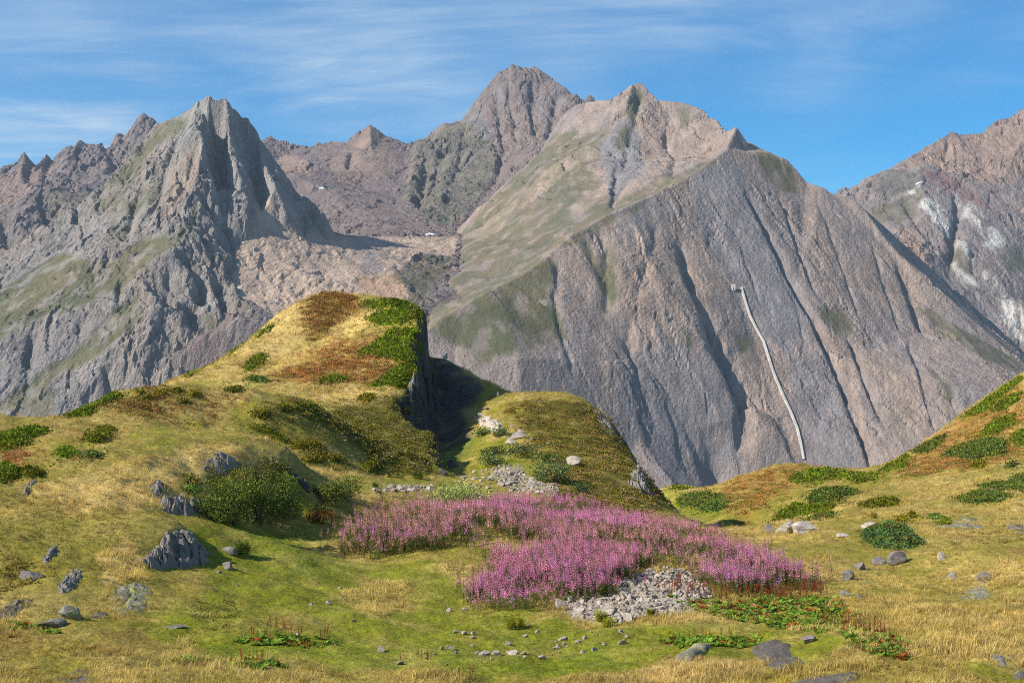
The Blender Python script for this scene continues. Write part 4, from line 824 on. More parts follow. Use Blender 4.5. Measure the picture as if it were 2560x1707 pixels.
MATS = [
 ('juniper_mat', [(890,760),(924,752),(1012,752),(1050,766),(1066,790),(1040,800),(1000,772),(936,774)], .5, JG, 'topmost green juniper mat along the knoll crest beside the cliff edge', gk),
 ('juniper_mat', [(909,799),(955,777),(1012,773),(1050,784),(1066,802),(1058,814),(1008,811),(943,812)], .6, JG, 'green juniper mat just below the topmost one on the knoll', gk),
 ('juniper_mat', [(886,887),(928,864),(955,845),(974,825),(1012,822),(1054,829),(1058,848),(1050,894),(1031,910),(989,906),(955,894),(909,892)], .6, JG, 'largest bright green juniper mat on the knoll face by the cliff edge', gk),
 ('juniper_mat', [(917,967),(955,940),(997,913),(1050,925),(1054,936),(1031,956),(997,975),(966,963)], .5, JG, 'lowest green juniper mat at the cliff edge, below the largest one', gk),
 ('juniper_mat', [(607,925),(626,898),(660,885),(668,890),(660,910),(630,931)], .5, JG, 'oval bright green juniper mat alone in gold grass on the knoll flank', gk),
 ('juniper_mat', [(457,945),(496,912),(538,887),(530,898),(488,933),(477,945)], .45, JG, 'green strip of juniper at the foot of the knoll skyline', gk),
 ('juniper_mat', [(559,877),(599,848),(637,814),(676,789),(630,829),(580,869)], .45, JG, 'long green strip of juniper high on the knoll skyline', gk),
 ('juniper_mat', [(637,850),(649,833),(683,812),(689,814),(668,833)], .35, JG, 'slim slanting juniper mat below the skyline strip on the knoll', gk),
 ('juniper_mat', [(790,961),(817,942),(867,944),(871,954),(825,961)], .35, JG, 'small flat juniper mat at the base of the rust heath', gk),
 ('bilberry_mat', [(886,1000),(909,986),(936,986),(940,998),(913,1005)], .4, OL, 'olive bilberry mat in gold grass above the heath slope', gk),
 ('juniper_mat', [(607,952),(626,944),(664,948),(683,957),(645,957)], .35, JB, 'blue green juniper mat where hillock and knoll meet', gk),
 ('juniper_mat', [(157,1044),(172,1023),(214,998),(276,982),(314,986),(295,1005),(237,1021),(207,1044)], .55, JG, 'large bright green juniper mat on the hillock skyline', gh),
 ('juniper_mat', [(-10,1124),(-10,1092),(38,1078),(88,1072),(126,1076),(107,1090),(73,1097),(77,1112),(23,1128)], .55, JG, 'large green juniper mat cut by the photograph edge on the hillock crest', gh),
 ('juniper_mat', ell(264,1082,31,11), .5, DK, 'upper of two dark juniper cushions in gold grass on the hillock', gh), ('juniper_mat', ell(237,1098,31,12), .5, DK, 'lower of two dark juniper cushions in gold grass on the hillock', gh),
 ('juniper_mat', ell(168,1137,32,10), .45, JG, 'bright green juniper cushion above the golden band', gh), ('juniper_mat', ell(228,1139,27,8), .35, JB, 'dull grey green cushion touching the bright one above the golden band', gh),
 ('juniper_mat', [(-10,1214),(-10,1168),(23,1164),(50,1180),(46,1195)], .5, JG, 'bright green juniper mat at the frame edge below the rust heath', gh), ('juniper_mat', ell(78,1184,32,13), .4, DK, 'dull dark juniper mat next to the bright one at the frame edge', gh),
 ('juniper_mat', ell(352,984,11,5), .4, OL, 'smallest round olive cushion on the hillock top', gh), ('juniper_mat', ell(398,985,18,6), .4, OL, 'second olive cushion from the big skyline mat', gh), ('juniper_mat', ell(444,979,14,6), .4, DK, 'dark cushion nearest the hillock skyline', gh),
 ('juniper_mat', ell(486,988,16,6), .4, OL, 'olive cushion at the right end of the hillock top row', gh), ('juniper_mat', ell(367,995,17,5), .35, OL, 'flat olive cushion just below the top row', gh), ('juniper_mat', ell(463,1008,23,6), .4, DK, 'dark cushion lowest among the rust tufts of the hillock', gh), ('juniper_mat', ell(585,977,27,6), .4, DK, 'dark flat cushion beside the saddle below the knoll', gh),
 ('juniper_mat', ell(767,1021,34,10), .4, JG, 'bright green cushion in the dark heath below the knoll', gk), ('bilberry_mat', ell(653,1036,30,12), .45, OL, 'olive mat at the near edge of the heath slope', gk), ('bilberry_mat', ell(714,1024,23,9), .45, DK, 'dark mat between the olive mat and the bright cushion', gk),
 ('bilberry_mat', [(610,1066),(668,1066),(725,1105),(721,1116),(668,1093)], .5, DK, 'long dark mat slanting above the rocky hump', gh), ('bilberry_mat', ell(767,1116,38,9), .45, OL, 'olive mat on the golden strip below the heath', gh), ('bilberry_mat', ell(783,1151,27,8), .4, OL, 'lower olive mat on the golden strip near the rock wall', gh),
 ('bilberry_mat', ell(840,1149,23,8), .4, DK, 'dark mat in the middle of the golden strip', gh), ('bilberry_mat', ell(932,1168,27,15), .7, DK, 'tall dark mat at the foot of the heath slope', gk),
 ('juniper_mat', [(1964,1198),(1991,1183),(2044,1171),(2102,1175),(2159,1183),(2197,1187),(2194,1198),(2140,1210),(2083,1202),(2037,1217),(2014,1214),(1983,1206)], .7, JG, 'broad green juniper mat across the far hill by the saddle', gr),
 ('juniper_mat', [(2014,1248),(2044,1227),(2083,1221),(2144,1227),(2136,1236),(2106,1240),(2113,1256),(2044,1263)], .65, JB, 'middle of three stacked green mats on the far hill', gr),
 ('juniper_mat', [(1926,1302),(1960,1275),(1991,1259),(2044,1264),(2106,1258),(2075,1275),(1991,1290),(1937,1309)], .6, JG, 'long lowest green mat sweeping down the far hill', gr),
 ('juniper_mat', [(2021,1298),(2044,1286),(2087,1284),(2083,1294),(2044,1302)], .5, JB, 'small green mat above the pale rocks of the far hill', gr),
 ('juniper_mat', [(2148,1261),(2178,1250),(2236,1244),(2251,1252),(2228,1267),(2178,1271)], .55, DK, 'dark olive mat alone in the golden basin', gr),
 ('juniper_mat', [(2389,1248),(2427,1231),(2485,1229),(2534,1239),(2504,1252),(2446,1259),(2408,1256)], .6, JB, 'front blue green juniper mat in the golden basin below the hillside', gr), ('juniper_mat', [(2439,1217),(2485,1206),(2527,1208),(2542,1217),(2504,1227),(2454,1225)], .6, JB, 'rear blue green juniper mat in the golden basin below the hillside', gr), ('juniper_mat', [(2519,1198),(2565,1187),(2565,1233),(2534,1217)], .6, JB, 'juniper mat cut by the photograph edge above the golden basin', gr),
 ('juniper_mat', [(2155,1348),(2171,1325),(2209,1313),(2247,1319),(2286,1340),(2312,1359),(2274,1367),(2236,1376),(2182,1367)], .8, (.085,.155,.045), 'large domed dark green juniper on the near golden slope', gr),
 ('bilberry_mat', ell(2255,1300,13,7), .5, OL, 'larger of two round olive cushions in the golden basin', gr), ('bilberry_mat', ell(2280,1290,12,5), .45, OL, 'smaller of two round olive cushions in the golden basin', gr), ('bilberry_mat', ell(2184,1292,8,4), .35, OL, 'tiny round olive cushion in the golden basin', gr), ('juniper_mat', ell(2337,1293,21,6), .4, JB, 'flat grey green mat beside the lichen outcrop', gr), ('juniper_mat', ell(2366,1306,15,7), .4, JG, 'small green mat growing over the lichen outcrop', gr),
 ('juniper_mat', [(2194,1179),(2236,1156),(2274,1133),(2266,1164),(2217,1183)], .6, JG, 'lowest green mat at the foot of the right hillside', gs), ('juniper_mat', [(2274,1131),(2312,1110),(2366,1087),(2358,1106),(2320,1133)], .6, JB, 'slanting green mat second from the foot of the right hillside', gs),
 ('juniper_mat', [(2404,1047),(2446,1017),(2504,972),(2557,937),(2557,950),(2504,994),(2458,1032)], .6, JG, 'long green strip of juniper along the right skyline', gs), ('juniper_mat', [(2351,1145),(2381,1118),(2446,1103),(2485,1095),(2523,1110),(2515,1133),(2446,1149),(2389,1145)], .7, JB, 'broadest green mat in the middle of the right hillside', gs),
 ('juniper_mat', [(2442,1095),(2462,1072),(2488,1053),(2538,1034),(2538,1060),(2488,1087)], .6, JG, 'green mat above the broadest one on the right hillside', gs), ('juniper_mat', [(2473,1030),(2523,992),(2557,980),(2553,999),(2500,1030)], .55, JG, 'upper green mat just below the skyline strip of the right hillside', gs),
 ('juniper_mat', [(2523,1095),(2565,1068),(2565,1114),(2534,1114)], .6, JG, 'green mat cut by the frame edge on the right hillside', gs), ('juniper_mat', [(2504,1168),(2534,1156),(2553,1160),(2527,1171)], .5, JB, 'thin green mat low on the right hillside', gs), ('bilberry_mat', [(2419,1168),(2442,1152),(2469,1156),(2450,1171)], .5, OL, 'olive brown mat low on the right hillside', gs),
 ('juniper_mat', [(1690,1248),(1723,1233),(1769,1229),(1811,1252),(1819,1267),(1757,1282),(1700,1267)], .6, JB, 'dark green mat on the small hill before the notch', gr), ('juniper_mat', [(1671,1224),(1690,1207),(1729,1203),(1706,1224)], .5, JG, 'bright green mat on the small hill top before the notch', gr),
]
for a in MATS: mat_shrub(*a)

# ------------------------------------------------------------------ upright bushes
M_bark = rock_mat('bark', (.10, .075, .05))
def tube(V, Fc, pts, r0, r1, sides=5):
    n0 = len(V); m = len(pts)
    for i, p in enumerate(pts):
        r = r0+(r1-r0)*i/(m-1)
        for k in range(sides): a = 2*math.pi*k/sides; V.append((p[0]+r*math.cos(a), p[1]+r*math.sin(a), p[2]))
    for i in range(m-1):
        for k in range(sides): k2 = (k+1) % sides; Fc.append((n0+i*sides+k, n0+i*sides+k2, n0+(i+1)*sides+k2, n0+(i+1)*sides+k))
def bush(name, px, py, wpx, hpx, col, label, group=None, leaf=.12, cat='bush', tips=None, n=None, base_y=None):
    b = G.hit(px, py); Y = b[1]; w = wpx*1.12/F*Y; h = hpx*.8/F*Y; z0 = float(gz(*b))
    root = bpy.data.objects.new(name, None); C.objects.link(root); root.location = (b[0], b[1], z0-.05); tag(root, label, cat, group)
    V, Fc = [], []; lobes = []
    for i in range(9):
        a = random.uniform(0, 6.283); r = random.uniform(.1, .42)*w; top = h*random.uniform(.55, .9)
        e = (r*math.cos(a), r*.8*math.sin(a), top); lobes.append((e, random.uniform(.2, .3)*w, random.uniform(.22, .34)*h))
        tube(V, Fc, [(e[0]*.15, e[1]*.15, -.1), (e[0]*.6, e[1]*.6, top*.5), e], .045, .015)
    for i in range(7):
        a = random.uniform(0, 6.283); r = random.uniform(.25, .42)*w; lobes.append(((r*math.cos(a), r*.8*math.sin(a), h*random.uniform(.12, .4)), random.uniform(.18, .28)*w, random.uniform(.2, .3)*h))
    me = bpy.data.meshes.new('stem'); me.from_pydata(V, [], Fc); link('stem', me, M_bark, root)
    leaf = max(leaf, Y*.0011); n = n or int(np.clip(w*h/leaf**2*5.5, 300, 7000)); li = RNG.integers(0, len(lobes), n)
    ce = np.array([l[0] for l in lobes])[li]; rw = np.array([l[1] for l in lobes])[li]; rh = np.array([l[2] for l in lobes])[li]
    d = RNG.normal(size=(n, 3)); d /= np.linalg.norm(d, axis=1, keepdims=True); rr = RNG.uniform(.55, 1.08, n)
    P = ce+d*rr[:, None]*np.stack((rw, rw*.85, rh), -1); P[:, 2] = np.maximum(P[:, 2], .03)
    D = d*.6+RNG.normal(0, .6, (n, 3))+np.array((0, 0, .35)); c = np.array(col)*1.9*RNG.uniform(.55, 1.55, (n, 1))
    if tips: t = (RNG.random(n) < tips[1]) & (P[:, 2] > tips[2]*h) & (P[:, 2] < tips[3]*h); c[t] = np.array(tips[0])*RNG.uniform(.7, 1.3, (t.sum(), 1))
    Vv, Fq, cc = tri_leaves(P, D, leaf*RNG.uniform(.9, 1.6, n), leaf*RNG.uniform(.6, 1.0, n), c)
    me = raw_mesh('foliage', Vv, Fq, 4); set_color(me, 'leafcol', cc); link('foliage', me, M_leaf, root); return root
AL = (.062, .082, .014); ga = 'alder thicket below the rocky hump'
BUSHES = [
 ('alder_bush', 535, 1300, 85, 70, AL, 'dark green alder at the rock end of the thicket', ga), ('alder_bush', 585, 1312, 110, 130, AL, 'tall dark green alder in the thicket front', ga), ('alder_bush', 645, 1312, 110, 140, AL, 'broadest dark green alder at the thicket centre', ga),
 ('alder_bush', 705, 1292, 90, 120, AL, 'alder at the meadow end of the thicket, casting shade', ga), ('alder_bush', 575, 1245, 120, 80, (.09,.085,.02), 'browned alder at the back of the thicket', ga), ('alder_bush', 690, 1212, 80, 75, (.06,.065,.014), 'dark alder above the thicket beside the rock wall', ga), ('alder_bush', 640, 1240, 100, 90, (.08,.08,.018), 'browned alder behind the broadest one of the thicket', ga),
 ('bilberry_bush', 474, 1212, 60, 32, (.09,.085,.014), 'low olive bush above the broken grey rocks by the thicket'), ('juniper_bush', 470, 1234, 46, 26, (.05,.10,.016), 'low bright green bush on the broken rocks by the thicket'),
 ('alder_bush', 828, 1262, 70, 75, (.07,.08,.014), 'dark green bush against the rock wall end'), ('alder_bush', 868, 1246, 60, 62, (.085,.095,.02), 'olive green bush between rock wall and fireweed'), ('rowan_bush', 800, 1306, 62, 52, (.055,.06,.014), 'small dark bush with red leaves below the rock wall', None, .12, 'bush', ((.35,.07,.02), .45, .2, .7)),
 ('willow_bush', 1140, 1272, 150, 74, (.16,.19,.055), 'pale green willow bush standing in the pink fireweed', None, .13), ('willow_bush', 1378, 1206, 84, 58, (.06,.085,.03), 'round dark willow bush beside the pale rubble'), ('willow_bush', 1451, 1230, 38, 28, (.06,.085,.03), 'small round willow bush above the fireweed edge'),
 ('willow_bush', 1229, 1160, 72, 30, (.06,.085,.03), 'low willow bush above the rubble heap'), ('willow_bush', 1233, 1135, 56, 22, (.05,.065,.022), 'flat willow bush at the shade edge'), ('willow_bush', 1302, 1133, 105, 26, (.06,.07,.025), 'long grey green willow thicket behind the rubble'),
 ('willow_bush', 1363, 1156, 56, 26, (.06,.09,.02), 'green willow bush behind the round dark one'), ('willow_bush', 1244, 1092, 42, 30, (.06,.085,.02), 'green bush under the tilted slab'), ('willow_bush', 1200, 1090, 40, 26, (.07,.09,.02), 'green bush between the black shade and the slab')]
for a in BUSHES: bush(*a)

def weld(V, Fc):
    ids, out = {}, []
    def k(i):
        q = tuple(round(c, 4) for c in V[i])
        if q not in ids: ids[q] = len(out); out.append(V[i])
        return ids[q]
    Fc = [tuple(k(i) for i in f) for f in Fc]; return out, Fc
def fern(px, py, wpx, hpx, col, label):
    b = G.hit(px, py); Y = b[1]; w = wpx/F*Y; h = hpx/F*Y; V, Fc = [], []
    root = bpy.data.objects.new('fern', None); C.objects.link(root); root.location = (b[0], b[1], float(gz(*b))-.03); tag(root, label, 'fern')
    for i in range(34):
        V, Fc = [], []; a = random.uniform(0, 6.283); o = Vector((random.uniform(-.3, .3)*w, random.uniform(-.2, .2)*w, 0)); L_ = h*random.uniform(.75, 1.05); out = random.uniform(.1, .34)*w
        for k in range(7):
            t = (k+.6)/7; c = o+Vector((math.cos(a)*out*t*t, math.sin(a)*out*t*t, L_*t*(1-.15*t))); l = .19*L_*math.sin(math.pi*min(1, .25+t*.75))+.03
            if k: q0 = len(V); V += [tuple(pc), tuple(c), tuple((pc+c)/2+Vector((.012, .012, 0)))]; Fc.append((q0, q0+1, q0+2))
            pc = c
            for sg in (-1, 1): quad(V, Fc, c, (-math.sin(a)*sg+.3*math.cos(a), math.cos(a)*sg+.3*math.sin(a), .25), (math.cos(a), math.sin(a), .6), l, .075*L_+.02)
        V, Fc = weld(V, Fc); cc = np.repeat(np.array([col])*random.uniform(.7, 1.3), len(V), 0); me = pmesh('frond', V, Fc, [], cols=cc); link('frond', me, M_leaf, root)
YG = (.26, .27, .02); fg = (.10, .16, .02)
for a in [(607,1386,52,46,fg,'tall green fern beside the grey stone on the meadow'),(1288,1572,70,42,YG,'yellow green fern clump at the fireweed tip'),(1503,1552,48,34,YG,'upper yellow green fern at the rubble edge'),(1522,1567,46,30,(.3,.3,.02),'lower brighter yellow fern at the rubble edge'),(1627,1543,24,30,YG,'slim yellow green fern in the rubble'),(1043,1196,42,26,(.1,.14,.02),'green fern at the foot of the heath slope'),(938,1218,22,16,(.12,.17,.02),'small green fern above the fireweed back edge')]: fern(*a)

# ------------------------------------------------------------------ boulders, outcrops and rubble
R_pale = rock_mat('pale_stone', (.42, .36, .30)); R_grey = rock_mat('grey_stone', (.20, .18, .16), (.27, .26, .17), .05); R_lich = rock_mat('lichen_stone', (.20, .19, .155), (.33, .32, .10), .10); R_dark = rock_mat('dark_slab', (.115, .10, .09), (.26, .25, .08), .03)
M_lich = rock_mat('yellow_lichen', (.42, .40, .05))
def rock_mesh(name, sx, sy, sz, seed, rough=.22, cuts=9, flat=False):
    """a block cut from a ball by random planes, then roughened"""
    import bmesh
    bm = bmesh.new(); bmesh.ops.create_icosphere(bm, subdivisions=3, radius=1.0); r = random.Random(seed)
    pl = []
    for i in range(cuts):
        v = Vector((r.gauss(0, 1), r.gauss(0, 1), r.gauss(0, .8))).normalized(); pl.append((v, r.uniform(.42, .72)))
    for v in bm.verts:
        for nrm, d in pl:
            e = v.co.dot(nrm)-d
            if e > 0: v.co -= nrm*e
    co = np.array([v.co for v in bm.verts]); f_ = rough*(fbm(co[:, 0]*1.0+seed, co[:, 1]+co[:, 2]*.7, .7, 3, seed))
    strata = .05*np.sign(np.sin(co[:, 2]*9+co[:, 0]*3+seed))
    for v, k, st in zip(bm.verts, f_, strata): v.co *= 1+k*.35+st*.6; v.co.x *= sx; v.co.y *= sy; v.co.z *= sz
    me = bpy.data.meshes.new(name); bm.to_mesh(me); bm.free(); return me
def boulder(px, py, wpx, hpx, mat, label, cat='boulder', tilt=0, seed=0, name='boulder', group=None, deep=.8, sink=.35):
    b = G.hit(px, py); Y = b[1]; w = wpx/F*Y/2/.8; h = hpx/F*Y/(1-sink*.5)/2/.8
    me = rock_mesh(name, w, w*deep, h, seed); o = link(name, me, mat); o.location = (b[0], b[1]+w*deep*.5, float(gz(b[0], b[1]+w*deep*.5))+h*(1-2*sink)*.9)
    o.rotation_euler = (random.uniform(-.1, .1), tilt, random.uniform(-.3, .3)); return tag(o, label, cat, group)
BOULDERS = [
 (178,1548,64,38,R_lich,'lichen yellow boulder, larger of the pair in the lower meadow corner'),(122,1568,64,28,R_grey,'grey wedge shaped boulder in front of the lichen one'),(574,1384,34,26,R_grey,'grey stone beside the tall green fern'),(568,1424,30,19,R_grey,'lone grey stone on the green meadow below the fern'),
 (1432,1164,44,24,R_pale,'big pale boulder lying alone on the olive rib'),(237,1544,52,15,R_dark,'long dark stone behind the lichen boulder'),(436,1572,46,7,R_grey,'flat grey stone lying in the meadow'),(77,1448,60,24,R_grey,'tilted thin slab in the grassy bank at the frame side'),
 (1298,1096,50,15,R_pale,'flat pale stone below the broken slab'),(1275,1110,28,13,R_pale,'pale block between slab and willow'),(1330,1100,13,11,R_grey,'small stone at the end of the flat one'),
 (1302,1080,15,9,R_pale,'small pale stone above the flat one'),(1279,1067,11,7,R_pale,'tiny pale stone beside the broken slab'),(1246,990,12,11,R_grey,'small dark stone on the rib skyline'),(1214,1024,14,6,R_grey,'thin stone above the broken slab'),(1372,1110,12,5,R_pale,'tiny pale stone on the grassy rib'),
 (2120,1450,34,26,R_grey,'rounded grey boulder at the lower end of the slope outcrop'),(2153,1424,30,18,R_grey,'flat grey boulder second from the lower end of the slope outcrop'),(2205,1410,42,18,R_grey,'low lichen rock in the middle of the slope outcrop'),(2252,1408,52,30,R_grey,'largest rock at the upper end of the slope outcrop'),
 (2106,1342,30,11,R_pale,'flat pale rock between the far rocks and the domed juniper'),(2175,1322,46,20,R_pale,'pale rock behind the domed juniper'),(1968,1334,52,38,R_pale,'tilted pale rock at the head of the golden slope'),(2018,1330,90,32,R_pale,'long pale slab at the head of the golden slope'),(1922,1330,28,24,R_grey,'small grey rock at the fireweed end of the pale slabs'),
 (2354,1398,16,22,R_pale,'small upright pale rock on the near slope'),(2117,1488,30,13,R_grey,'flat grey stone in the grass below the slope outcrop'),(2150,1497,22,10,R_grey,'small grey stone beside the flat one below the outcrop'),(1133,1168,30,24,R_dark,'dark angular rock at the foot of the cliff'),(1108,1190,26,22,R_dark,'dark rock at the lowest cliff corner'),
 (2025,1606,38,18,R_grey,'small grey stone behind the big dark slab'),(545,1432,18,8,R_grey,'half buried stone in the meadow below the outcrop')]
for k, a in enumerate(BOULDERS): boulder(*a, seed=20+k, tilt=(.35 if 'tilted' in a[5] else 0))

def outcrop(pts, h, mat, label, seed, pieces=7, name='rock_outcrop'):
    """bedrock breaking through the turf: tilted, broken planes rising out of the ground"""
    W = G.plan(pts); lo, hi = W.min(0)-.3, W.max(0)+.3; m = 46
    ax, ay = np.meshgrid(np.linspace(lo[0], hi[0], m), np.linspace(lo[1], hi[1], m)); sc_ = max(hi[0]-lo[0], .8)
    e = edge_dist(ax, ay, W)*np.where(in_poly(ax, ay, W), 1, -1)+.12*sc_*fbm(ax, ay, sc_*.35, 3, seed)
    a1, g1 = slabs(ax+.5*ay, ay*.45, sc_*.30, seed+1); a2, g2 = slabs(ax+.4*ay, ay*.6, sc_*.11, seed+2)
    body = np.clip(e/(.24*sc_), -1, 1); z = gz(ax, ay)-.04+h*(.5*np.clip(body, 0, 1)**.6+.55*a1*np.clip(body, 0, 1)+.20*a2*np.clip(body+.2, 0, 1)-.25*np.exp(-(g1/.06)**2))+np.where(body < 0, body*.3, 0)
    idx = np.arange(m*m).reshape(m, m); ok = (e[:-1, :-1] > -.05*sc_) & (e[1:, 1:] > -.05*sc_); Fc = np.stack((idx[:-1, :-1], idx[:-1, 1:], idx[1:, 1:], idx[1:, :-1]), -1)[ok]
    org = np.array((W[:, 0].mean(), W[:, 1].mean(), z.mean())); me = raw_mesh(name, np.stack((ax, ay, z), -1).reshape(-1, 3)-org, Fc, 4); smooth(me, False)
    o = link(name, me, mat); o.location = org; return tag(o, label, 'outcrop')
OUT = [
 ([(1180,1045),(1200,1030),(1225,1040),(1262,1072),(1270,1092),(1240,1090),(1205,1066)], .9, R_pale, 'long pale broken slab slanting down beside the black shade', 6),
 ([(340,1410),(400,1350),(440,1325),(480,1340),(520,1380),(520,1410),(470,1420),(400,1425)], 1.1, R_grey, 'jagged grey outcrop with a dark overhang above the meadow', 16),
 ([(395,1255),(430,1245),(500,1245),(505,1275),(470,1290),(410,1275)], 1.1, R_grey, 'broken brown grey rocks at the thicket end', 12), ([(510,1150),(540,1130),(590,1140),(600,1165),(560,1185),(510,1175)], .7, R_grey, 'pale grey rocks on top of the hump behind the thicket', 8),
 ([(270,1520),(290,1460),(340,1455),(390,1470),(360,1530),(300,1540)], .30, R_lich, 'broad lichen covered slab set in the bank', 5), ([(140,1460),(180,1425),(225,1425),(190,1470),(150,1490)], .35, R_grey, 'ribbed grey slab higher up the bank', 5), ([(-20,1530),(40,1500),(90,1495),(70,1520),(20,1550),(-20,1560)], .3, R_dark, 'dark slabs at the frame edge of the bank', 6),
 ([(130,1700),(180,1670),(260,1672),(300,1695),(240,1712),(160,1715)], .2, R_dark, 'low dark slab at the bottom frame edge', 6), ([(100,1400),(130,1370),(145,1350),(150,1380),(115,1410)], .4, R_grey, 'narrow grey rib in the upper bank', 4), ([(55,1230),(75,1200),(90,1205),(70,1240)], .5, R_grey, 'small pale outcrop beside the dull juniper mat', 4), ([(375,1215),(395,1200),(415,1215),(410,1240),(380,1245)], .5, R_grey, 'grey rock face behind the broken rocks', 4),
 ([(2330,1318),(2370,1300),(2450,1295),(2460,1315),(2400,1322)], .5, R_lich, 'lichen spotted outcrop across the golden slope', 9), ([(2510,1330),(2530,1300),(2565,1295),(2565,1330)], .6, R_grey, 'grey outcrop cut by the frame edge in brown heath', 6),
 ([(2405,1490),(2430,1465),(2470,1465),(2480,1485),(2440,1500)], .4, R_lich, 'lichen rock high on the near slope', 5), ([(2470,1500),(2500,1478),(2515,1485),(2490,1505)], .3, R_grey, 'pale slab next to the lichen rock of the near slope', 3), ([(2362,1440),(2380,1422),(2400,1430),(2390,1455)], .4, R_grey, 'small knobbly rock in the near slope grass', 4), ([(2430,1445),(2460,1430),(2490,1440),(2460,1460)], .4, R_grey, 'knobbly rock cluster above the lichen rock', 5),
 ([(2460,1640),(2490,1628),(2530,1660),(2510,1668)], .25, R_grey, 'tilted grey slab in the lower corner bank', 3), ([(2520,1640),(2535,1622),(2548,1640),(2535,1665)], .3, R_grey, 'upright slab beside the tilted one in the corner bank', 3), ([(2525,1690),(2550,1670),(2575,1690),(2560,1712)], .3, R_dark, 'dark slab at the very corner', 3),
 ([(1478,1020),(1512,1036),(1545,1085),(1552,1108),(1530,1095),(1500,1058)], .9, R_grey, 'pale crag on the shoulder of the olive rib', 6), ([(1572,1218),(1576,1178),(1598,1172),(1625,1215),(1640,1242),(1600,1236)], 1.0, R_grey, 'grey crag with a black hollow on the rib end', 6), ([(1556,1108),(1572,1118),(1600,1165),(1590,1172),(1566,1135)], .8, R_grey, 'narrow crag below the shoulder of the olive rib', 4),
 ([(1008,990),(1026,955),(1048,955),(1046,980),(1030,1002)], 1.3, R_grey, 'broken grey crag at the lip of the knoll cliff', 9),
 ([(1060,880),(1066,850),(1078,840),(1078,880),(1070,905)], 1.2, R_dark, 'dark crag under the topmost mats of the cliff lip', 6),
 ([(1082,1150),(1086,1120),(1098,1125),(1098,1165)], 1.2, R_dark, 'dark crag at the lower end of the cliff lip', 5),
]
for k, (pts, h, mt, lb, pc) in enumerate(OUT): outcrop(pts, h, mt, lb, 60+k, pc)
wall_pts = [(680,1160),(700,1170),(722,1182),(742,1196),(757,1212),(768,1225),(790,1232),(808,1248)]
wr_ = bpy.data.objects.new('rock_ledge', None); C.objects.link(wr_); c0 = G.hit(*wall_pts[4]); wr_.location = (c0[0], c0[1], float(gz(*c0))); tag(wr_, 'dark jagged rock ledge running down beside the thicket', 'rock ledge')
for k, p in enumerate(wall_pts):
    b = G.hit(*p); s_ = 14/F*b[1]; o = link('block', rock_mesh('block', s_*.9, s_*1.3, s_*1.0, 700+k, .3, 11), R_dark, wr_); o.location = (b[0]-c0[0], b[1]-c0[1], float(gz(*b))-wr_.location.z+.15*s_); o.rotation_euler = (.2, .3, random.uniform(-.5, .5))

def slab(pts, h, mat, label, seed):
    """low whaleback of bedrock with cracks"""
    W = G.plan(pts); lo, hi = W.min(0)-.2, W.max(0)+.2; m = 44
    ax, ay = np.meshgrid(np.linspace(lo[0], hi[0], m), np.linspace(lo[1], hi[1], m)); ins = in_poly(ax+.25*fbm(ax, ay, 1, 3, seed), ay+.4*fbm(ax, ay, 1.2, 3, seed+1), W); e = edge_dist(ax, ay, W)*np.where(ins, 1, -1)
    dm = e.max(); z = gz(ax, ay)-.12+np.where(e > 0, h*(1-np.exp(-e/dm*3.5)), -.1)+.10*h*fbm(ax, ay, .8, 4, seed+3)*3
    crack = np.abs(gnoise(ax*.7+ay*.25, ay*.35-ax*.1, seed+7)); z = z-.10*np.exp(-(crack/.03)**2)
    idx = np.arange(m*m).reshape(m, m); ok = ins[:-1, :-1] | ins[1:, 1:]; Fc = np.stack((idx[:-1, :-1], idx[:-1, 1:], idx[1:, 1:], idx[1:, :-1]), -1)[ok]
    org = np.array((W[:, 0].mean(), W[:, 1].mean(), z.mean())); me = raw_mesh('rock_slab', np.stack((ax, ay, z), -1).reshape(-1, 3)-org, Fc, 4); smooth(me)
    o = link('rock_slab', me, mat); o.location = org; return tag(o, label, 'rock slab')
slab([(1870,1620),(1910,1600),(1960,1598),(1985,1612),(1990,1640),(2020,1650),(2030,1675),(1990,1685),(1940,1680),(1890,1650)], .28, R_dark, 'big dark cracked bedrock slab in the lower meadow', 801)
slab([(1680,1650),(1720,1625),(1760,1613),(1785,1615),(1770,1632),(1730,1655)], .4, R_lich, 'yellow lichened slab beside the big dark one', 805)
slab([(1965,1712),(2000,1692),(2080,1682),(2160,1678),(2150,1700),(2080,1712)], .3, R_dark, 'long dark slab at the bottom frame edge', 809)
slab([(1525,1712),(1550,1695),(1575,1700),(1560,1714)], .2, R_dark, 'tiny dark slab at the bottom frame edge', 812)
slab([(290,1600),(340,1580),(410,1590),(400,1610),(330,1625)], .12, R_grey, 'thin grey slab barely showing through the meadow turf', 815)

# pale rubble: the largest stones one by one, the rest as one mass
R_rub = rock_mat('rubble_stone', (.42, .355, .30), (.26, .24, .17), .02)
stone_meshes = [rock_mesh('stone', 1, .8, .62, 900+k, .3, 8) for k in range(8)]
for m_ in stone_meshes:
    m_.materials.append(R_rub)
S_main = in_region(STONE_ZONES[0], 2000); S_back = in_region(STONE_ZONES[1], 420); S_back2 = in_region([(925,1232),(1000,1216),(1080,1214),(1075,1232),(960,1240)], 150); S_loose = in_region([(1110,1580),(1290,1560),(1560,1565),(1600,1590),(1460,1640),(1300,1660),(1120,1640)], 55)
S_foot = in_region([(1130,1180),(1200,1165),(1240,1180),(1230,1230),(1150,1220)], 90); S_wide = in_region([(560,1440),(1000,1420),(1500,1620),(1300,1700),(700,1640)], 40)
allp = np.concatenate((S_main, S_back, S_back2, S_loose, S_foot, S_wide)); which = np.repeat(np.arange(6), [len(S_main), len(S_back), len(S_back2), len(S_loose), len(S_foot), len(S_wide)])
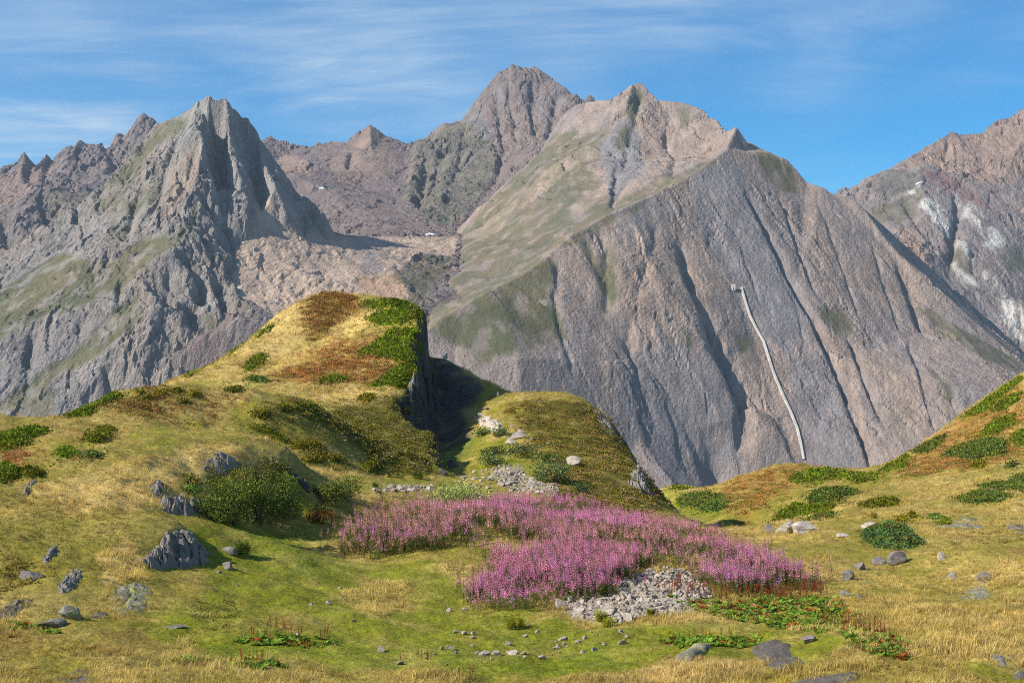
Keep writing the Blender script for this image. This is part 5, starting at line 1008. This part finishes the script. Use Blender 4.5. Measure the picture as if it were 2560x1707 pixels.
ssz = np.exp(RNG.normal(math.log(.13), .58, len(allp))); ssz = np.clip(ssz, .06, .42); ssz[which == 5] *= .7; ssz[which == 3] *= .75; ssz[which == 0] *= .85
hump = np.where(which == 0, .12*RNG.random(len(allp)), .1*RNG.random(len(allp)))
zs = gz(allp[:, 0], allp[:, 1])+hump*.6+ssz*.1
order = np.argsort(-ssz/allp[:, 1]*np.where(which == 3, 1.6, 1)); big_, rest = order[:300], order[300:]
SLAB = ['pale angular stone in the rubble patch before the fireweed', 'pale angular stone on the rubble heap below the rib', 'pale stone in the thin rubble line behind the fireweed', 'loose pale stone scattered on the meadow below the rubble patch', 'pale stone on the turf between cliff and rubble heap', 'small pale stone lying alone in the open meadow']
SGRP = ['stones of the rubble patch', 'stones of the rubble heap', 'stones behind the fireweed', 'loose stones below the rubble', 'stones by the cliff', 'lone stones in the meadow']
for k in big_:
    o = bpy.data.objects.new('stone', stone_meshes[k % 8]); C.objects.link(o); o.location = (allp[k, 0], allp[k, 1], zs[k]); o.scale = (ssz[k]*random.uniform(.8, 1.3),)*3; o.rotation_euler = (random.uniform(-.6, .6), random.uniform(-.6, .6), random.uniform(0, 6.28))
    tag(o, SLAB[which[k]], 'stone', SGRP[which[k]])
nr = len(rest); scatter('rubble', [proto(m_) for m_ in stone_meshes], np.stack((allp[rest, 0], allp[rest, 1], zs[rest]), -1), RNG.uniform(-.7, .7, (nr, 3))*np.array((1, 1, 4)), ssz[rest]*1.1, np.ones((nr, 3)), 'small pale rubble filling the stone patches', 'rubble')

# ------------------------------------------------------------------ fireweed
def fireweed_mesh(name, seed, mg, mf, faded=False):
    r = random.Random(seed); V, Fc, mi, cc = [], [], [], []
    def put(k, m, col):
        while len(mi) < len(Fc): mi.append(m)
        while len(cc) < len(V): cc.append(col)
    lean = (r.uniform(-.05, .05), r.uniform(-.05, .05)); P = lambda t: Vector((lean[0]*t*t, lean[1]*t*t, t))
    tube(V, Fc, [tuple(P(0)), tuple(P(.55)), tuple(P(.98))], .008, .003, 3); put(0, 0, (.13, .10, .05))
    for i in range(20):
        t = .08+.5*i/20; a = i*2.4+r.uniform(-.3, .3); quad(V, Fc, P(t), (math.cos(a), math.sin(a), .55), (0, 0, 1) if r.random() < .4 else (-math.sin(a), math.cos(a), 0), r.uniform(.09, .14), .03)
    put(0, 0, (.12, .16, .025))
    for i in range(24):
        t = .58+.41*i/24; a = i*2.4+r.uniform(-.4, .4); k = 1-.72*i/24; c = P(t)+Vector((math.cos(a), math.sin(a), 0))*.02
        quad(V, Fc, c, (math.cos(a), math.sin(a), .35), (-math.sin(a), math.cos(a), r.uniform(-.6, .6)), .066*k, .034*k+.009)
    put(0, 1, (1, 1, 1))
    return pmesh(name, V, Fc, [mg, mf], mi, cc)
M_fwg = leaf_mat('fireweed_leaf', attr='leafcol', transl=.3, var=.3, scale=.6); M_fwf = leaf_mat('fireweed_flower', inst=True, transl=.35, var=.2, scale=.5)
FW = [  # outline of the stand, how many, flower colour, height
    ([(850,1392),(905,1300),(960,1275),(1080,1290),(1250,1310),(1280,1352),(1180,1366),(1050,1378),(960,1392)], 1900, (.47,.27,.23), 1.3),
    ([(868,1300),(900,1262),(1000,1250),(1110,1265),(1270,1255),(1280,1310),(1080,1292),(960,1278)], 900, (.56,.25,.35), 1.2),
    ([(1190,1262),(1290,1252),(1400,1256),(1500,1280),(1600,1320),(1650,1350),(1500,1345),(1350,1320),(1250,1310)], 1900, (.64,.20,.50), 1.25),
    ([(1250,1312),(1350,1322),(1500,1348),(1640,1352),(1620,1390),(1500,1385),(1400,1370),(1280,1355)], 1700, (.49,.27,.25), 1.2),
    ([(1560,1310),(1700,1325),(1800,1352),(1900,1398),(1960,1438),(2060,1462),(2000,1480),(1850,1440),(1740,1400),(1640,1352)], 1700, (.55,.24,.30), 1.3),
    ([(1600,1380),(1740,1405),(1850,1445),(1940,1470),(1840,1490),(1790,1470),(1720,1435),(1620,1420)], 1000, (.55,.24,.36), 1.2),
    ([(1240,1392),(1400,1375),(1600,1385),(1620,1425),(1540,1450),(1450,1470),(1300,1475),(1220,1450)], 2300, (.57,.23,.34), 1.15),
    ([(1165,1502),(1235,1455),(1300,1472),(1450,1468),(1560,1440),(1530,1482),(1480,1498),(1390,1510),(1300,1535),(1180,1525)], 1700, (.60,.19,.47), 1.05),
    ([(1560,1435),(1620,1420),(1700,1430),(1660,1440),(1580,1460)], 90, (.55,.15,.42), .7)]
fp, ft, fh = [], [], []
for pts, n, col, h in FW:
    q = in_region(pts, n); q = q+RNG.normal(0, .0045, (len(q), 2))*q[:, 1:]*np.where(RNG.random((len(q), 1)) < .3, 3.0, 1.0); n = len(q); gap = fbm(q[:, 0], q[:, 1]*.7, 7, 3, 120); k = (gap > -.12) | (RNG.random(n) < .25)
    q = q[k]; gap = gap[k]; n = len(q); mixf = np.clip(.5+1.2*fbm(q[:, 0], q[:, 1], 9, 3, 130)+RNG.normal(0, .22, n), 0, 1)[:, None]
    c = np.array(col)*(1-.5*mixf)+np.array((.50, .29, .22))*.5*mixf; viol = RNG.random(n) < .08; c[viol] = (.52, .22, .56); c = np.clip((c*.75+np.array((.52, .31, .34))*.25)*np.array((1.45, 1.18, 1.30)), 0, .9)
    fp.append(q); ft.append(c*RNG.uniform(.8, 1.3, (n, 1))); fh.append(h*1.1*RNG.uniform(.42, 1.25, n))
fp = np.concatenate(fp); ft = np.concatenate(ft); fh = np.concatenate(fh)
score = fh/fp[:, 1]+RNG.uniform(0, .0012, len(fp)); order = np.argsort(-score); solo, rest = order[:280], order[280:]
fw_protos = [proto(fireweed_mesh('fireweed_plant', 5+k, M_fwg, M_fwf)) for k in range(5)]
n = len(rest); scatter('fireweed', fw_protos, np.stack((fp[rest, 0], fp[rest, 1], gz(fp[rest, 0], fp[rest, 1])-.03), -1), np.stack((RNG.normal(0, .07, n), RNG.normal(0, .07, n), RNG.uniform(0, 6.28, n)), -1), np.stack((fh[rest]*1.35, fh[rest]*1.35, fh[rest]), -1), ft[rest], 'dense stand of pink and purple fireweed in bloom', 'fireweed')
fw_solo = [fireweed_mesh('fireweed_plant', 40+k, M_fwg, leaf_mat('fireweed_petal', color=c, transl=.35, var=.2)) for k, c in enumerate(((.74,.21,.56),(.72,.26,.46),(.56,.20,.62),(.68,.32,.36)))]
for k in solo:
    o = bpy.data.objects.new('fireweed_plant', fw_solo[random.choice((0, 0, 1, 1, 2, 3))]); C.objects.link(o); o.location = (fp[k, 0], fp[k, 1], float(gz(fp[k, 0], fp[k, 1]))-.03); o.scale = (fh[k]*1.35, fh[k]*1.35, fh[k]); o.rotation_euler = (random.gauss(0, .07), random.gauss(0, .07), random.uniform(0, 6.28))
    tag(o, 'single fireweed plant at the near front of the pink stand', 'fireweed', 'fireweed plants at the front of the stand')

# ------------------------------------------------------------------ dock: rust seed stalks and broad green leaves
M_dock = leaf_mat('dock_seed', color=(.25, .07, .03), transl=.15, var=.3); M_dleaf = leaf_mat('dock_leaf', inst=True, transl=.3, var=.25)
def dock_mesh(seed):
    r = random.Random(seed); V, Fc = [], []; tube(V, Fc, [(0, 0, 0), (0, 0, .5), (r.uniform(-.05, .05), 0, 1)], .012, .004, 3)
    for i in range(22): t = .4+.58*i/22; a = i*2.4; quad(V, Fc, (math.cos(a)*.015, math.sin(a)*.015, t), (math.cos(a)*.5, math.sin(a)*.5, .9), (-math.sin(a), math.cos(a), 0), .13*(1.25-t*.8), .06)
    return pmesh('dock_stalk', V, Fc, [M_dock])
docks = [dock_mesh(k) for k in range(3)]
DOCK = [([(1640,1475),(1700,1462),(1860,1480),(2060,1470),(2070,1500),(1900,1510),(1760,1512),(1650,1500)], 170, .75, 'rust red dock stalk in the band between fireweed and green leaves', 'dock stalks in the main band'),
        ([(2050,1540),(2150,1560),(2260,1600),(2250,1625),(2130,1590),(2040,1560)], 55, .6, 'rust red dock stalk in the trailing strip down the slope', 'dock stalks in the trailing strip'),
        ([(1660,1600),(1760,1590),(1880,1590),(1870,1606),(1700,1612)], 18, .5, 'rust dock stalk above the lichened slab', 'dock stalks above the slab'),
        ([(600,1580),(700,1560),(830,1590),(820,1610),(640,1606)], 24, .6, 'rust dock stalk standing in the open meadow', 'dock stalks in the meadow'),
        ([(500,1650),(640,1640),(740,1650),(720,1672),(540,1668)], 10, .5, 'rust dock stalk in the lower straw grass', 'dock stalks in the lower grass'), ([(1120,1690),(1220,1690),(1215,1706),(1125,1706)], 6, .5, 'dark dock stalk at the bottom frame edge', 'dock stalks at the bottom edge'), ([(990,1640),(1080,1640),(1080,1660),(1000,1660)], 12, .45, 'rust dock stalk in a small cluster of the central meadow', 'dock stalks of the central meadow')]
for pts, n, h, lb, gp in DOCK:
    for p in in_region(pts, n):
        o = bpy.data.objects.new('dock_stalk', random.choice(docks)); C.objects.link(o); o.location = (p[0], p[1], float(gz(*p))-.02); s_ = h*random.uniform(.6, 1.25); o.scale = (s_*1.2, s_*1.2, s_); o.rotation_euler = (random.gauss(0, .08), random.gauss(0, .08), random.uniform(0, 6.28)); tag(o, lb, 'dock', gp)
ros = []
for k in range(3):
    V, Fc = [], []
    for i in range(8): a = i*.8+random.uniform(-.3, .3); quad(V, Fc, (0, 0, .05), (math.cos(a), math.sin(a), random.uniform(.3, .9)), (-math.sin(a), math.cos(a), random.uniform(-.2, .4)), random.uniform(.6, 1.0), random.uniform(.35, .5))
    ros.append(proto(pmesh('dock_rosette', V, Fc, [M_dleaf])))
DL = [([(1680,1508),(1800,1490),(1950,1490),(2080,1495),(2130,1535),(2210,1580),(2270,1612),(2230,1640),(2120,1600),(2000,1575),(1900,1560),(1780,1540)], 1500), ([(1650,1606),(1760,1592),(1900,1592),(1890,1614),(1700,1620)], 260), ([(2120,1610),(2180,1600),(2260,1625),(2270,1650),(2180,1640)], 150), ([(580,1600),(700,1588),(840,1600),(820,1616),(640,1615)], 110), ([(420,1650),(600,1650),(720,1660),(680,1675),(450,1668)], 90), ([(0,1560),(80,1560),(160,1575),(120,1590),(0,1585)], 70), ([(1640,1495),(1700,1480),(1740,1510),(1680,1520)], 60)]
q = np.concatenate([in_region(p, n) for p, n in DL]); n = len(q); tt = np.array((.15, .25, .03))*RNG.uniform(.6, 1.4, (n, 1)); rd = RNG.random(n) < .14; tt[rd] = np.array((.33, .09, .02))*RNG.uniform(.7, 1.3, (rd.sum(), 1)); ss = RNG.uniform(.15, .38, n)
scatter('dock_leaves', ros, np.stack((q[:, 0], q[:, 1], gz(q[:, 0], q[:, 1])), -1), np.stack((RNG.normal(0, .15, n), RNG.normal(0, .15, n), RNG.uniform(0, 6.28, n)), -1), ss, tt, 'broad green and reddening dock leaves carpeting the hollow', 'dock leaves')

# ------------------------------------------------------------------ built things on the mountain face, snow
M_conc = rock_mat('concrete', (.47, .44, .40)); M_white = rock_mat('white_wall', (.75, .73, .70)); M_void = rock_mat('dark_portal', (.03, .03, .03))
RM = right_mountain if 'right_mountain' in globals() else None
if RM:
    path = [(1853,720),(1862,752),(1874,790),(1890,822),(1908,853),(1918,885),(1931,926),(1941,952),(1951,975),(1963,1002),(1974,1025),(1984,1050),(1993,1073),(2001,1106),(2009,1150)]
    W = [RM.hit(*p) for p in path]; W3 = [Vector((w[0], w[1], float(RM.sample(*w)))) for w in W]
    root = bpy.data.objects.new('concrete_gallery', None); C.objects.link(root); root.location = W3[0]; tag(root, 'long pale concrete conduit running straight down the bare rock face', 'conduit')
    pts = []
    for a, b in zip(W3[:-1], W3[1:]):
        for t in (0, .5): 
            p = a.lerp(b, t); p.z = max(p.z, float(RM.sample(p.x, p.y))); pts.append(p)
    pts.append(W3[-1]); zz_ = np.array([p.z for p in pts]); 
    for i, p in enumerate(pts): p.z += 1.2
    for a, b in zip(pts[:-1], pts[1:]):
        d = (b-a); sd = Vector((d.y, -d.x, 0)).normalized()*(1.9) if abs(d.x)+abs(d.y) > 0 else Vector((1.9, 0, 0)); up = sd.cross(d).normalized()*2.0
        if up.z < 0: up = -up
        e = d*.985; A = [a-sd-up*4, a+sd-up*4, a+sd+up, a-sd+up]; B = [p+e for p in A]
        V = [tuple(p-W3[0]) for p in A+B]; me = bpy.data.meshes.new('section'); me.from_pydata(V, [], [(0, 1, 2, 3), (7, 6, 5, 4), (0, 4, 5, 1), (1, 5, 6, 2), (2, 6, 7, 3), (3, 7, 4, 0)]); link('section', me, M_conc, root)
    def facebox(name, px, py, w, h, d, mat, parent=None, off=(0, 0, 0)):
        c = RM.hit(px, py); z = float(RM.sample(*c)); V = [(sx*w/2, sy*d/2, sz) for sx in (-1, 1) for sy in (-1, 1) for sz in (-h*.2, h)]
        me = bpy.data.meshes.new(name); me.from_pydata(V, [], [(0, 1, 3, 2), (4, 6, 7, 5), (0, 4, 5, 1), (2, 3, 7, 6), (0, 2, 6, 4), (1, 5, 7, 3)]); o = link(name, me, mat, parent); o.location = (c[0]+off[0], c[1]+off[1], z+off[2]); return o
    hut = bpy.data.objects.new('stone_hut', None); C.objects.link(hut); tag(hut, 'tiny white walled hut beside the top of the concrete conduit', 'hut')
    c = RM.hit(1833, 722); hut.location = (c[0], c[1]-3, float(RM.sample(*c)))
    def part(name, V, Fc, mat): me = bpy.data.meshes.new(name); me.from_pydata(V, [], Fc); return link(name, me, mat, hut)
    part('wall', [(x_, y_, z_) for x_ in (-3.2, 3.2) for y_ in (-3, 3) for z_ in (-3, 7)], [(0, 1, 3, 2), (4, 6, 7, 5), (0, 4, 5, 1), (2, 3, 7, 6)], M_white)
    part('roof', [(-3.8, -3.6, 7), (3.8, -3.6, 7), (3.8, 3.6, 8.6), (-3.8, 3.6, 8.6), (-3.8, -3.6, 7.5), (3.8, -3.6, 7.5), (3.8, 3.6, 9.1), (-3.8, 3.6, 9.1)], [(0, 1, 2, 3), (7, 6, 5, 4), (0, 4, 5, 1), (1, 5, 6, 2), (2, 6, 7, 3), (3, 7, 4, 0)], M_conc)
    part('door', [(-1, -3.06, -2), (1, -3.06, -2), (1, -3.06, 2.5), (-1, -3.06, 2.5)], [(0, 1, 2, 3)], M_void)
def snow(fld, pts, label, th=.8):
    W = fld.plan(pts); lo, hi = W.min(0), W.max(0); m = 16; ax, ay = np.meshgrid(np.linspace(lo[0], hi[0], m), np.linspace(lo[1], hi[1], m)); ins = in_poly(ax, ay, W)
    z = fld.sample(ax, ay)+th; idx = np.arange(m*m).reshape(m, m); ok = ins[:-1, :-1] | ins[1:, 1:]; Fc = np.stack((idx[:-1, :-1], idx[:-1, 1:], idx[1:, 1:], idx[1:, :-1]), -1)[ok]
    if len(Fc): me = raw_mesh('snow_patch', np.stack((ax, ay, z), -1).reshape(-1, 3), Fc, 4); smooth(me); tag(link('snow_patch', me, M_snow), label, 'snow patch')
M_snow = rock_mat('old_snow', (.62, .64, .68))
if RM:
    snow(cirque, [(796,471),(802,468),(813,469),(808,473)], 'small white snow patch high in the dark scree bowl')
    snow(cirque, [(1062,583),(1075,584),(1090,587),(1080,589),(1068,587)], 'white snow patch on the bowl floor behind the scree rim')
    snow(far_mountain, [(2288,462),(2305,456),(2308,459),(2292,464)], 'thin white snow streak high on the far mountain', 2.0)

# ------------------------------------------------------------------ thin mountain air
def haze():
    V = [(x_, y_, z_) for x_ in (-2900, 2900) for y_ in (-600, 5700) for z_ in (-620, 1080)]
    me = bpy.data.meshes.new('haze'); me.from_pydata(V, [], [(0, 1, 3, 2), (4, 6, 7, 5), (0, 4, 5, 1), (2, 3, 7, 6), (0, 2, 6, 4), (1, 5, 7, 3)])
    m = bpy.data.materials.new('mountain_air'); m.use_nodes = True; N, L = m.node_tree.nodes, m.node_tree.links; N.remove(N['Principled BSDF'])
    v = N.new('ShaderNodeVolumePrincipled'); v.inputs['Color'].default_value = (.62, .78, 1, 1); v.inputs['Density'].default_value = 2.8e-5; v.inputs['Anisotropy'].default_value = .2
    L.new(v.outputs[0], N['Material Output'].inputs['Volume']); o = link('haze', me, m); o['kind'] = 'stuff'
haze()
